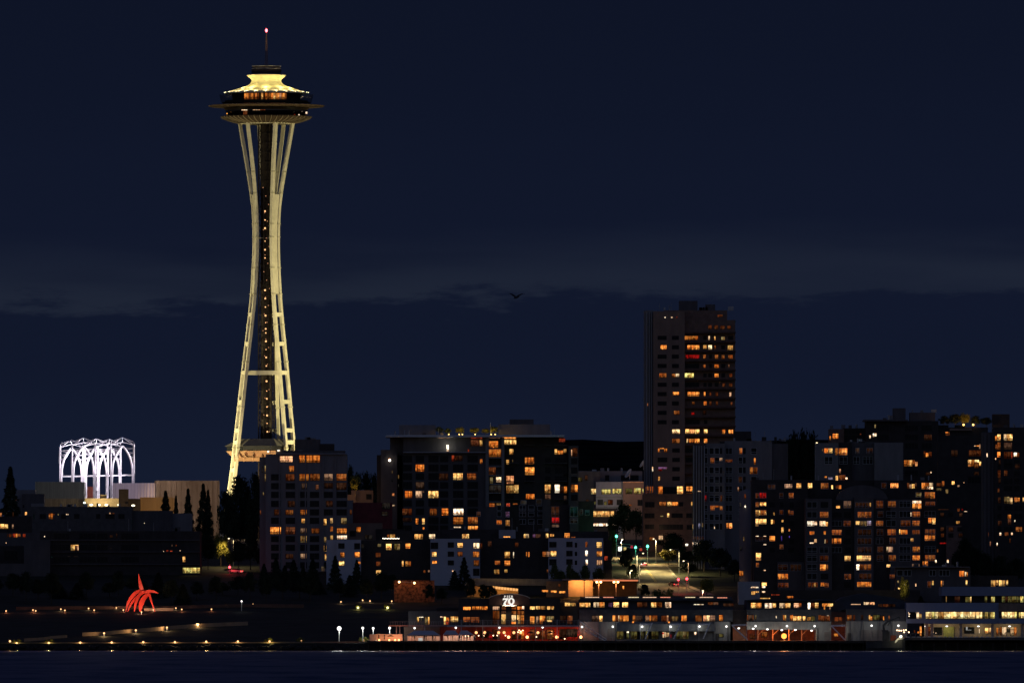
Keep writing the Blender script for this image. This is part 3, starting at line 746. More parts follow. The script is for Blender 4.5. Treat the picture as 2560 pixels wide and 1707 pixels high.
def dish(px, py, Yd, r, az, label):
    root = thing('satellite_dish', label, 'dish', (X(px, Yd), Yd, Z(py + 14, Yd)), 'satellite dishes on the office roof')
    b = MB().lathe([(max(.01, r * i / 6), .35 * r * (i / 6) ** 2) for i in range(7)] + [(r, .35 * r + .06)] + [(r * i / 6 + .01, .35 * r * (i / 6) ** 2 + .07) for i in range(5, -1, -1)], 24)
    o = b.build('reflector', mat('dish_white', (.5, .47, .46)), None, True); o.parent = root; o.location = (0, 0, Z(py, Yd) - Z(py + 14, Yd)); o.rotation_euler = (math.radians(58), 0, math.radians(az))
    MB().bar((X(px, Yd), Yd + .3, Z(py, Yd)), (X(px, Yd), Yd + .3, Z(py + 14, Yd)), .3).build('mast', METALG, root)
dish(1574, 1185, 4506, 1.9, -68, 'large white satellite dish tilted left on the office roof')
dish(1609, 1160, 4507, 1.6, -72, 'smaller white satellite dish against the tall brown tower')

# --- the tall residential tower
cH = [(265, 375), (440, 525), (605, 770), (825, 865), (885, 930), (965, 1010), (1045, 1090), (1130, 1190)]
rH = [512 + 114.6 * i for i in range(10)]
ch = [(245, 347), (406, 490), (560, 710), (762, 800), (820, 860), (900, 940), (964, 998), (1038, 1086)]
TW = building('residential_tower', 'tall brown residential tower with rows of lit windows and balconies',
    [(1611, 1633, 776, 4124, 22, GREYC, 'side_wall'), (1633, 1712, 778, 4120, 26, TANC, 'wall'), (1712, 1838, 800, 4122.5, 24, BROWNC, 'wall'), (1660, 1818, 776, 4126, 18, BROWNC, 'penthouse'),
     (1698, 1744, 752, 4130, 10, DARKC, 'plant_room'), (1764, 1788, 761, 4130, 8, DARKC, 'plant_room'), (1608, 1733, 1234, 4116, 30, mat('podium_brown', (.15, .095, .07), var=.2), 'podium')],  # the tower's brown walls carry the street lighting in their colour
    '''H: 598 490 758 536 o; 888 490 904 540 Y; 958 494 972 538 y; 1045 500 1088 540 z; 300 602 374 652 O; 630 602 774 654 O; 824 602 864 644 y; 886 602 928 654 Y; 960 608 976 652 m; 1126 606 1186 660 y
    H: 608 720 774 764 R; 286 946 372 996 m; 440 952 484 994 m; 486 950 530 990 Y; 598 944 706 998 g; 962 950 1010 994 o; 452 1174 526 1212 O; 634 1174 776 1226 O; 832 1174 850 1226 o; 1144 1180 1166 1228 O
    H: 686 1294 716 1326 m; 830 1290 866 1336 o; 466 1404 530 1450 m; 680 1424 716 1452 R; 824 720 855 765 m; 824 840 850 880 m; 962 838 1014 882 o; 1130 840 1145 876 m; 966 720 1006 768 m; 1050 724 1084 770 m
    H: 1130 722 1184 768 m; 886 358 926 404 d; 960 360 1005 404 d; 1035 365 1085 404 d; 1120 365 1160 404 d; 130 1312 146 1346 m; 350 256 362 268 w; 430 256 450 268 w; 492 252 508 272 r; 1000 230 1060 256 d
    H: 1060 1070 1090 1110 d; 1140 1070 1180 1110 d; 900 1290 925 1336 d; 980 1290 1004 1336 d; 1160 1300 1180 1336 d; 900 1180 920 1220 d; 975 1180 1005 1225 d; 820 1400 860 1450 e; 1145 950 1180 990 d
    h: 406 104 490 150 Y; 554 100 600 150 Y; 602 104 655 150 O; 658 104 710 150 Y; 762 104 800 150 Y; 964 106 998 152 o; 1038 108 1086 150 O; 406 208 490 254 m; 568 208 582 250 Y; 590 210 655 250 o; 660 208 710 254 O; 762 210 798 254 O
    h: 246 318 262 358 o; 316 318 348 356 o; 264 312 314 322 o; 250 524 348 545 v; 252 545 290 568 R; 250 632 268 676 y; 248 742 298 846 o; 460 742 526 848 Y; 566 742 630 816 O
    h: 110 742 210 816 m; 262 914 336 958 m; 350 914 404 958 Y; 406 916 470 956 o; 618 914 632 958 y; 350 1042 372 1086 Y; 272 1068 306 1080 z; 302 750 458 846 k; 105 918 205 972 k; 480 920 525 960 k; 100 1045 205 1095 k
    h: 400 1045 520 1090 k; 565 1045 625 1090 k; 262 1170 525 1222 k; 570 1175 630 1222 k; 252 1292 300 1340 y; 150 1310 200 1346 m; 554 1384 582 1408 W; 176 522 194 574 w; 105 1170 200 1215 k''',
    darkgrid('H', cH[:2], rH, 50) + darkgrid('H', cH[2:], rH, 50)[:36] + darkgrid('h', ch[:2], [338, 444, 548, 654], 46) + darkgrid('h', ch[2:4], [20, 338, 444], 46))
for i in range(22):
    y = 812 + 23.4 * i
    if y > 1225: break
    MB().box(X(1712.5, 4121), X(1839.5, 4121), 4120.2, 4123, Z(y + 21.5, 4121), Z(y + 17.4, 4121)).build('balcony', mat('balcony_dark', (.10, .055, .045)), TW, origin=(X(1712, 4121), 4121, Z(y + 20, 4121)))
for px in (1616, 1622, 1628): MB().box(X(px, 4123), X(px + 2.2, 4123), 4122.9, 4124.1, gz(4120), Z(780, 4123)).build('fin', LIGHTC, TW, origin=(X(px, 4123), 4123, 40))
light('POINT', (X(1648, 4108), 4106, Z(1320, 4108)), 400, (1, .62, .35), TW, .5)
light('POINT', (X(1700, 4098), 4092, Z(1355, 4098)), 500, (1, .55, .3), TW, .5)

# --- grey condominium right of the tower
I = building('apartment_block', 'tall slate-grey apartment block with a glazed stair bay right of the tall tower',
    [(1812, 1930, 1102, 3945, 20, GREYC, 'wall'), (1930, 1970, 1109, 3946, 18, DARKC, 'wall'), (1734, 1766, 1112, 3936, 20, DARKC, 'stair_bay'), (1766, 1812, 1108, 3938, 20, GREYC, 'wall'), (1800, 1940, 1103.5, 3950, 16, BLACKC, 'wall'),
     (1835, 1878, 1078, 3952, 10, BLACKC, 'plant_room'), (1905, 1916, 1092, 3950, 4, BLACKC, 'chimney'), (1936, 1942, 1092, 3950, 4, BLACKC, 'chimney')],
    '''h: 762 842 790 904 R; 834 424 878 480 m; 936 422 966 456 o; 884 956 938 976 o; 832 956 882 1010 m; 940 962 968 1006 m; 1012 1152 1042 1210 o; 1046 1152 1076 1210 O; 1276 526 1312 602 o; 1314 526 1360 602 m
    h: 1322 424 1340 496 o; 1140 748 1154 794 o; 1000 440 1080 470 d; 632 1366 650 1408 W; 662 1364 686 1410 W; 698 1366 716 1404 Y; 734 1366 748 1404 o; 762 1362 788 1420 y; 694 790 720 800 w; 698 1155 716 1210 p; 632 1165 648 1220 z; 738 1150 750 1200 z; 632 1300 760 1340 e; 876 1190 886 1215 w''',
    darkgrid('h', [(765, 800), (824, 870), (885, 930), (940, 965), (1005, 1075), (1150, 1190), (1200, 1228), (1290, 1350)], [345, 450, 560, 665, 770, 875, 985, 1085, 1190], 66), frame=FRAME_L)
for px in (1733.5, 1740, 1746.5, 1753, 1760): MB().box(X(px, 3935.2), X(px + 2.2, 3935.2), 3935.2, 3936.1, gz(3940), Z(1114, 3935)).build('mullion', LIGHTC, I, origin=(X(px, 3935), 3935, 30))
# small rounded tower of the same street front
b_ = thing('round_tower', 'rounded grey stair tower at the left end of the large apartment complex', 'tower', (X(1864, 3840), 3840, gz(3840)))
MB().lathe([(2.2, gz(3840) - 2), (2.2, Z(1228, 3840)), (0.1, Z(1222, 3840))], 20, X(1866, 3840), 3840).build('wall', GREYC, b_, True)
for q in ((22, 90, 36, 140, 'o'), (112, 180, 128, 238, 'm'), (50, 292, 68, 358, 'q'), (114, 330, 126, 354, 'w'), (96, 738, 106, 802, 'z'), (52, 860, 72, 920, 'q')):
    x0, y0 = TX('J', q[0], q[1]); x1, y1 = TX('J', q[2], q[3]); window(b_, x0, y0, x1, y1, q[4], 3837.7, bars=False)

# --- the large complex low on the right
rJ = [320, 450, 565, 680, 795, 910, 1020, 1135, 1255, 1365]
JB = building2('apartment_complex', 'large dark apartment complex with many lit windows above the pier sheds',
    [(1880, 2020, 1199, 3800, 20, BLACKC, 'wall'), (2020, 2186, 1200, 3806, 14, BLACKC, 'wall'), (2014, 2080, 1246, 3784, 20, DARKC, 'wall'), (2080, 2136, 1249, 3786, 18, BLACKC, 'wall'), (2136, 2184, 1243, 3784, 20, DARKC, 'wall'),
     (1944, 2012, 1404, 3790, 14, DARKC, 'lower_wing'), (1884, 1944, 1407, 3792, 12, BLACKC, 'lower_wing')],
    '''K: 700 1252 818 1316 O; 884 1240 958 1318 y; 1052 1238 1130 1318 Y; 1270 1236 1384 1326 m; 1432 1270 1456 1328 Y; 1500 1272 1536 1318 d; 1548 1270 1586 1326 o; 440 1262 550 1330 e
    J: 256 170 296 234 d; 310 164 392 234 R; 568 166 616 232 e; 690 166 752 234 m; 258 288 296 350 m; 314 288 392 334 Y; 256 390 294 470 y; 300 392 316 458 y; 320 392 396 458 m; 376 410 398 450 Y; 488 420 504 458 y; 570 390 618 446 d
    J: 682 390 704 456 m; 706 400 752 454 d; 256 504 294 600 Y; 300 506 396 572 Y; 458 516 482 572 y; 488 520 502 566 m; 596 518 620 546 y; 594 616 622 684 Y; 688 636 704 668 o; 258 738 390 792 e; 438 728 508 796 o; 590 726 602 792 b; 694 726 702 750 b
    J: 570 840 620 900 d; 262 950 326 1046 Y; 262 1078 298 1134 m; 548 1222 678 1292 o; 550 1340 684 1400 d; 550 1100 672 1175 e; 712 1100 850 1180 e; 942 1334 1068 1400 d; 1020 1338 1036 1390 y; 1106 1336 1156 1384 O; 1160 1340 1210 1400 d
    J: 1110 1446 1208 1480 Y; 932 534 1022 600 W; 1024 540 1056 590 W; 1094 534 1170 600 Y; 1172 545 1200 600 y; 962 668 1022 710 o; 1144 664 1172 708 o; 1024 768 1054 812 y; 964 812 1018 826 w; 1158 772 1172 824 y; 1176 772 1200 824 d
    J: 1248 760 1280 830 m; 1284 760 1374 826 o; 1408 272 1502 360 m; 1310 334 1358 364 Y; 1560 290 1738 356 e; 1742 294 1762 346 y; 1408 530 1500 600 d; 1566 534 1622 580 Y; 1622 536 1710 596 z; 1712 530 1766 590 p
    J: 1420 988 1496 1052 Y; 1580 984 1652 1052 Y; 1656 984 1762 1052 y; 1100 1100 1172 1178 O; 1174 1100 1202 1170 m; 1574 1100 1616 1172 W; 1618 1098 1766 1170 m; 1416 1224 1502 1292 m; 1584 1328 1766 1392 o
    J: 258 726 296 734 w; 360 726 396 736 w; 362 832 394 846 W; 364 1170 388 1182 W; 1600 1455 1770 1480 d''',
    darkgrid('J', [(930, 1055), (1095, 1205), (1410, 1502), (1570, 1768)], rJ, 74) + darkgrid('J', [(1250, 1380), (440, 505), (570, 620), (685, 755)], rJ[:6], 64), frame=mat('grey_sash', (.30, .30, .31)))
JC = building2('apartment_complex', 'right wing of the large complex with orange curtained windows in its end column',
    [(2184, 2226, 1247, 3785, 18, BLACKC, 'wall'), (2226, 2301, 1248, 3783, 20, DARKC, 'wall'), (2301, 2342, 1244, 3786, 16, BLACKC, 'wall'), (2186, 2330, 1200, 3802, 12, BLACKC, 'wall')],
    '''j: 243 40 344 102 O; 460 36 486 108 d; 488 54 520 108 o; 522 50 556 106 y; 560 36 584 108 d; 648 34 696 116 O; 700 34 746 116 o; 750 34 796 80 y; 720 82 796 118 W; 572 160 644 220 z; 690 156 760 230 m; 764 156 820 240 o
    j: 55 268 144 360 d; 528 268 642 300 W; 530 302 562 370 O; 566 302 598 370 m; 602 302 642 370 O; 700 280 822 330 d; 530 410 626 480 m; 736 492 782 560 O; 788 492 828 574 Y; 55 530 146 596 m; 356 640 372 704 Y; 374 648 464 706 o
    j: 530 528 622 594 m; 526 650 622 706 d; 690 718 732 788 O; 734 722 822 786 o; 502 758 544 800 y; 190 868 212 936 y; 214 868 272 936 o; 532 868 624 936 o; 532 982 624 1044 o; 190 1098 272 1136 Y; 662 1058 680 1124 o; 690 1054 730 1120 O
    j: 524 1092 620 1124 m; 232 1230 306 1284 d; 55 1446 120 1514 o; 502 420 514 470 w; 125 35 185 105 e''',
    darkgrid('j', [(360, 500), (55, 144), (190, 310), (690, 825)], [312, 444, 562, 678, 790, 905, 1015], 76), frame=mat('grey_sash', (.30, .30, .31)))
# arched roof of the middle bay
b = MB(); Yr = 3795; n = 14; cx = X(2155, Yr); rw = X(2220, Yr) - cx
pts = [(cx + rw * math.cos(math.pi * i / n), Z(1250, Yr) + (Z(1212, Yr) - Z(1250, Yr)) * math.sin(math.pi * i / n)) for i in range(n + 1)]
b.prism([(x, z) for x, z in pts[::-1]], Yr, Yr + 9); b.build('arched_roof', DARKC, JB)
PB = building('podium', 'low grey garage podium with lit openings under the apartment complex',
    [(1846, 1900, 1453, 3740, 14, LIGHTC, 'wall'), (1900, 2300, 1474, 3744, 12, BLACKC, 'wall')],
    '''J: 338 1336 400 1376 Y; 340 1380 384 1404 W; 200 1450 250 1494 Y; 252 1450 296 1466 y; 340 1448 382 1466 w; 45 1184 92 1250 o; 200 1390 290 1400 w
    s: 520 148 640 158 r; 750 172 840 200 o; 300 198 500 212 y; 220 40 330 52 w''')

# --- upper right: stepped blocks on the ridge
KB = building2('apartment_block', 'pale grey block with two bright orange corner rooms on the upper right ridge',
    [(2040, 2096, 1107, 4110, 16, GREYC, 'wall'), (2096, 2130, 1106, 4112, 14, BLACKC, 'wall'), (2120, 2186, 1104, 4114, 12, DARKC, 'wall'), (2186, 2258, 1106, 4109, 14, GREYC, 'wall')],
    '''K: 1320 692 1384 768 o; 1386 692 1450 768 Y; 1492 692 1530 796 o; 1546 692 1590 796 o; 1594 692 1680 796 O; 1556 1016 1580 1084 o; 1326 1128 1360 1188 o; 1386 1148 1450 1178 p; 1500 1122 1534 1234 Y; 1550 1110 1650 1190 m; 1654 1150 1684 1176 W; 1430 1216 1454 1232 y; 1290 700 1300 740 z''',
    darkgrid('K', [(1330, 1450), (1560, 1680), (1780, 1870), (1930, 2080)], [880], 110) + darkgrid('K', [(1780, 1870), (1930, 2080)], [730], 80), frame=FRAME_L)
KC = building('apartment_block', 'dark brick block with a lit white-framed window high on the ridge',
    [(2073, 2110, 1072, 4160, 12, BROWNC, 'wall'), (2108, 2170, 1070, 4162, 12, BLACKC, 'wall')], 'K: 1404 500 1424 560 o; 1454 464 1540 540 O; 1464 472 1496 530 k; 1880 460 1900 480 d', darkgrid('K', [(1640, 1860)], [430, 520], 60))
KD = building2('apartment_tower', 'black apartment tower with box-shaped plant rooms on the skyline at upper right',
    [(2166, 2346, 1052, 4150, 22, BLACKC, 'wall'), (2160, 2270, 1048.5, 4147, 20, DARKC, 'roof_slab', 1052.5), (2233, 2264, 1020, 4156, 8, DARKC, 'plant_room'), (2275, 2338, 1031, 4155, 10, DARKC, 'plant_room'), (2340, 2470, 1068, 4152, 16, BLACKC, 'wall'), (2374, 2430, 1071, 4150.5, 6, TANC, 'roof_slab', 1076)],
    '''K: 2084 460 2104 512 W; 2106 456 2140 502 w; 2110 320 2130 376 z; 2026 488 2050 536 w
    L: 1108 480 1148 494 O; 1110 498 1150 586 d; 1156 480 1168 560 m; 484 904 524 996 o; 536 904 566 996 o; 568 904 606 996 Y; 608 904 644 970 m; 652 930 686 996 O; 812 794 850 858 O; 780 770 810 860 d; 854 780 900 860 d; 976 766 1148 796 R
    L: 1040 800 1150 870 d; 1044 936 1090 996 W; 1292 682 1322 720 o; 1192 558 1206 570 w; 1242 558 1254 570 w; 880 1080 896 1100 w; 810 1090 880 1130 e''',
    darkgrid('L', [(80, 250), (500, 690), (750, 900), (980, 1150), (1250, 1400)], [420, 560, 690, 1100], 80))
KE = building2('apartment_block', 'dark stepped block with cluttered lit corner rooms left of the far right tower',
    [(2346, 2462, 1088, 4040, 14, BLACKC, 'wall')],
    '''L: 1578 682 1634 696 O; 1540 684 1566 694 w; 1616 664 1634 740 o; 1652 560 1672 634 o; 1448 900 1500 960 Y; 1450 962 1500 1000 m; 1504 900 1544 1000 o; 1546 900 1612 940 Y; 1546 944 1612 1020 m; 1614 926 1656 988 Y; 1204 1222 1244 1270 Y; 1290 1280 1320 1306 o
    L: 976 1250 1040 1300 d; 1056 1220 1088 1300 m; 974 1328 1046 1364 z; 1110 1346 1150 1406 z; 1380 1234 1394 1250 w; 1540 1080 1610 1130 e''',
    darkgrid('L', [(1180, 1290), (1450, 1640)], [800, 1200], 90))
# --- far right tower
LB = building2('apartment_tower', 'dark glazed apartment tower at the far right edge with three tall yellow windows',
    [(2458, 2486, 1080, 3956, 18, DARKC, 'wall'), (2486, 2640, 1068, 3953, 22, BLACKC, 'wall')],
    '''L: 1858 540 1882 608 o; 1890 516 1938 608 Y; 1988 514 2028 608 y; 2032 514 2070 608 Y; 2074 514 2116 608 Y; 1890 636 1938 744 m; 1862 670 1880 740 m; 1990 640 2110 740 d; 1890 780 1936 860 O; 1990 780 2094 880 d; 2098 780 2116 880 r; 2140 792 2184 850 W; 2186 792 2222 860 m
    L: 1858 870 1870 896 w; 1728 800 1742 856 w; 1896 1058 1938 1170 d; 1992 1060 2040 1140 d; 1900 1464 1940 1550 e; 1994 1456 2030 1556 z; 2034 1456 2074 1556 z; 2078 1470 2118 1562 y; 2146 1466 2184 1536 m; 2188 1470 2226 1530 O; 2272 1466 2292 1530 Y; 1896 1330 1920 1390 d
    j: 1775 450 1816 500 o; 1776 505 1816 580 d; 1666 684 1688 720 W; 1818 684 1838 712 W; 1734 680 1780 724 d; 1518 680 1532 740 d; 1630 815 1640 856 w; 1860 520 1874 544 w; 1796 760 1812 820 d; 1540 800 1552 860 m''',
    darkgrid('L', [(1895, 1940), (1990, 2115), (2145, 2225)], [820, 940, 1000, 1110, 1220, 1330], 76) + darkgrid('j', [(1640, 1690), (1730, 1830), (1860, 1960)], [360, 470, 560, 640], 60), frame=FRAME_D)
for px in (2462, 2472, 2482): MB().box(X(px, 3955), X(px + 1.5, 3955), 3955.2, 3956.1, gz(3960), Z(1085, 3955)).build('fin', GREYC, LB, origin=(X(px, 3955), 3955, 30))
HB = building2('hillside_house', 'dark hillside building with a red lamp strip between the complex and the far tower',
    [(2338, 2424, 1274, 3900, 14, BLACKC, 'wall'), (2366, 2404, 1313, 3896, 6, BROWNC, 'wall')], 'j: 886 814 966 830 R; 1100 534 1146 566 y; 860 378 1000 386 e; 1116 370 1146 408 d; 1170 372 1188 394 R; 1205 404 1240 410 w; 848 900 866 940 m',
    darkgrid('j', [(880, 940), (1000, 1060), (1120, 1180)], [450, 640, 720], 50))
HC = building('apartment_building', 'long low dark apartment building behind the white waterfront offices',
    [(2240, 2426, 1417, 3760, 14, DARKC, 'wall'), (2426, 2545, 1438, 3764, 12, BLACKC, 'wall')],
    '''j: 1142 1184 1206 1258 o; 1214 1196 1232 1256 Y; 1234 1200 1250 1256 o; 1226 1306 1246 1366 Y; 784 1312 804 1368 y; 725 1320 770 1400 d; 900 1312 914 1384 o; 918 1312 936 1370 m; 822 1040 842 1076 w; 980 1038 1000 1076 w
    j: 1556 1306 1612 1388 y; 1620 1306 1646 1368 Y; 1658 1306 1700 1380 Y; 1702 1306 1740 1380 y; 1756 1306 1776 1366 Y; 420 1344 430 1370 w; 566 1350 578 1384 w; 342 1400 370 1420 Y; 455 1470 480 1514 r; 330 1310 350 1340 z''',
    darkgrid('j', [(330, 400), (420, 510), (750, 830), (880, 1010)], [1210], 70), frame=FRAME_L)
MB().box(X(2225, 3759), X(2425, 3759), 3758, 3760, Z(1417.5, 3759), Z(1415.5, 3759)).build('roof_edge', GREYC, HC)

# --- low row behind the railway with three white boxes
rm = [378, 500, 630]
WB = building('row_house', 'low row building with three white boxes between dark recessed flats',
    [(816, 842, 1349, 3851, 12, WHITEC, 'white_box'), (842, 902, 1348.5, 3849, 14, WHITEC, 'white_box'), (902, 1076, 1350, 3855, 12, BLACKC, 'recess'), (1076, 1200, 1346, 3849, 14, WHITEC, 'white_box'), (1200, 1371, 1345, 3855, 12, BLACKC, 'recess'),
     (1371, 1508, 1344.5, 3849, 14, WHITEC, 'white_box'), (1508, 1530, 1350, 3855, 10, BLACKC, 'recess'), (956, 1100, 1326, 3862, 10, BLACKC, 'top_storey'), (1100, 1250, 1323, 3864, 8, BLACKC, 'top_storey'), (1247, 1289, 1324, 3860, 8, LIGHTC, 'top_storey'), (1289, 1520, 1328, 3862, 10, BLACKC, 'top_storey')],
    '''M: 1090 346 1166 434 Y; 1212 346 1250 434 h; 1252 346 1292 434 z; 1376 342 1446 414 O; 936 476 1006 540 d; 944 606 1006 670 d; 944 734 1012 804 Y; 1322 594 1344 676 Y; 1376 602 1412 674 y; 1414 602 1452 674 o; 1106 210 1134 258 m; 1146 208 1220 276 y
    M: 1508 204 1628 276 Y; 1722 204 1808 270 Y; 2208 202 2306 270 Y; 964 346 1014 388 z; 420 474 474 540 O; 628 470 702 540 O; 398 604 472 664 Y; 666 608 712 640 o; 1766 466 1830 534 Y; 1768 596 1834 636 O; 1640 734 1668 770 m; 1706 730 1732 760 m
    M: 2140 334 2216 400 Y; 2142 464 2210 524 m; 180 365 210 452 k; 390 340 474 410 k; 626 340 702 420 k; 1750 330 1850 416 k; 2000 326 2082 396 k; 2000 462 2082 528 k; 2000 592 2082 656 k; 725 350 758 410 q; 2060 738 2090 752 w
    m: 194 326 276 402 Y; 190 450 274 524 O; 200 574 272 650 m; 278 330 320 410 d; 192 696 276 790 k; 916 196 942 252 Y; 946 196 986 252 y; 1044 200 1080 250 v; 1086 200 1160 250 d; 1232 190 1266 252 Y; 1290 196 1346 232 y; 1500 184 1572 250 O
    m: 1590 236 1654 248 m; 640 452 714 540 y; 762 454 774 540 w; 948 454 964 524 o; 980 454 996 524 o; 1184 450 1240 520 m; 1244 450 1286 520 o; 1300 442 1380 514 Y; 500 580 574 636 m; 640 578 718 650 O; 490 706 562 770 y; 638 704 680 750 y
    m: 1244 704 1276 750 d; 1800 310 1830 384 m; 1802 436 1830 512 W; 1804 566 1830 640 W; 1960 314 2030 394 Y; 1962 444 2034 514 O; 1964 570 2036 640 O; 2072 516 2118 574 r; 1530 700 1550 736 o; 790 320 836 384 d; 626 232 720 242 O
    m: 1284 312 1380 384 k; 1284 560 1380 640 k; 1528 310 1610 380 k; 1528 440 1610 510 k; 1528 560 1610 630 k; 1646 320 1680 390 k; 1646 450 1680 510 k; 1646 575 1680 640 k; 400 300 450 380 e''', frame=mat('box_frame', (.05, .045, .045)))
sl = MB()
for i in range(12): sl.ball((X(957.5 + i * 3.6, 3853), 3852.5, Z(1345.2 + (i % 2) * .6, 3853)), .16, 6)
sl.build('string_lights', emat('string_lamp', (1, .85, .65), 4), WB)

# --- left side
LW = building('white_building', 'long dim white building below the white arches on the left',
    [(75, 330, 1266, 4150, 16, mat('dim_render', (.095, .085, .085), var=.2), 'wall'), (330, 430, 1276, 4152, 14, DARKC, 'wall'), (78, 108, 1258, 4156, 6, GREYC, 'roof_house'), (400, 480, 1283, 4154, 12, GREYC, 'wall')],
    'A: 684 1250 706 1322 m; 712 1250 738 1326 o; 740 1255 762 1270 d; 808 1255 820 1275 z; 925 1255 936 1268 w; 948 1255 956 1268 w; 1530 1236 1545 1258 w; 1560 1240 1600 1254 d; 1846 1346 1856 1356 t; 470 1260 482 1330 t; 2018 1380 2026 1388 w',
    darkgrid('A', [(560, 640), (860, 920), (1040, 1110), (1350, 1400), (1480, 1600), (1660, 1740)], [1290], 60))
DB = building('office_block', 'long black office block with one pale yellow window behind the red sculpture',
    [(100, 500, 1327, 3905, 24, BLACKC, 'wall'), (60, 125, 1350, 3900, 14, DARKC, 'wall')],
    'B: 818 190 862 256 Y; 868 190 904 200 Y; 896 200 904 256 O; 870 204 894 256 d; 1265 80 1300 104 e; 1340 60 1350 110 e; 1272 226 1290 236 q; 780 322 810 328 q; 850 322 900 328 q\nb: 354 326 384 388 Y; 356 454 470 516 g; 474 454 552 516 g; 130 262 138 270 w; 165 252 190 268 r; 210 258 236 270 r; 320 252 328 262 w; 225 188 236 210 d; 272 190 286 206 d',
    darkgrid('B', [(620, 800), (920, 1100), (1120, 1240), (1400, 1600)], [90, 220, 360], 60))
slabs(DB, 100, 500, [1349, 1352 + 26, 1409], 3905, DARKC, 'floor_band', .8, 2)
building('town_house', 'dark house with a bright orange terrace at the left edge',
    [(-60, 76, 1290, 4040, 14, BLACKC, 'wall'), (-60, 112, 1331, 4030, 12, DARKC, 'wall')],
    'A: 0 1240 24 1292 o; 350 1228 376 1272 Y; 90 1238 98 1266 q; 175 1230 192 1300 e; 0 1396 60 1460 Y; 62 1400 110 1460 Y; 112 1410 128 1460 k; 140 1412 165 1456 k; 170 1402 190 1460 o\nB: 106 66 132 100 d; 148 62 176 104 r; 178 62 200 104 O; 212 64 222 96 m; 226 64 236 96 m; 264 66 292 104 r; 84 66 96 100 e')
building('town_house', 'grey house with a pillared porch low at the left edge',
    [(-60, 120, 1364, 3930, 12, BLACKC, 'wall'), (-60, 60, 1408, 3900, 8, DARKC, 'porch')], 'B: 66 162 76 174 w; 160 200 172 206 q; 510 88 518 100 w; 592 326 604 336 t', darkgrid('B', [(50, 200)], [310], 100))
building('house', 'pale building with a small red roof lamp left of the white arches',
    [(30, 88, 1224, 4230, 12, GREYC, 'wall'), (55, 110, 1234, 4224, 10, DARKC, 'wall')], 'A: 206 1040 222 1062 O; 200 1120 240 1170 k; 320 1130 340 1170 k')

# rooftop clutter: vents, tanks, aerials
rc = random.Random(21)
for root_, x0, x1, py, Yq, n_ in ((D, 668, 860, 1135, 3928, 6), (D, 740, 798, 1098, 3934, 3), (Fb, 968, 1240, 1087, 4052, 7), (Fb, 1376, 1408, 1087, 4052, 2), (TW, 1640, 1690, 776, 4128, 4), (TW, 1750, 1830, 776, 4130, 4), (I, 1815, 1965, 1102, 3952, 8),
                                 (JB, 1885, 2010, 1199, 3806, 6), (JB, 2030, 2070, 1200, 3808, 2), (JC, 2230, 2325, 1200, 3806, 4), (KD, 2170, 2230, 1048, 4155, 3), (KD, 2280, 2336, 1031, 4158, 3), (KC, 2076, 2160, 1071, 4165, 4), (KB, 2046, 2160, 1106, 4114, 4), (G, 1450, 1560, 1177, 4515, 6), (LB, 2490, 2556, 1068, 3958, 4), (WB, 1110, 1500, 1327, 3866, 9), (LW, 90, 320, 1266, 4155, 8), (DB, 110, 480, 1327, 3915, 8), (HC, 2245, 2400, 1417, 3765, 6)):
    for k in range(n_):
        px = rc.uniform(x0, x1); kind = rc.random(); zb = Z(py, Yq)
        if kind < .55:
            wv, hv = rc.uniform(.5, 1.8), rc.uniform(.4, 1.3); MB().box(X(px, Yq) - wv / 2, X(px, Yq) + wv / 2, Yq, Yq + 1.2, zb - .05, zb + hv).build('roof_vent', rc.choice([GREYC, DARKC, METALG]), root_, origin=(X(px, Yq), Yq, zb))
        elif kind < .8:
            MB().tube([(X(px, Yq), Yq, zb - .05), (X(px, Yq), Yq, zb + rc.uniform(.8, 1.6))], rc.uniform(.15, .4), 8).build('roof_pipe', METALG, root_, origin=(X(px, Yq), Yq, zb))
        else:
            MB().tube([(X(px, Yq), Yq, zb - .05), (X(px, Yq), Yq, zb + rc.uniform(2, 4))], .06, 5).build('aerial', METALG, root_, origin=(X(px, Yq), Yq, zb))
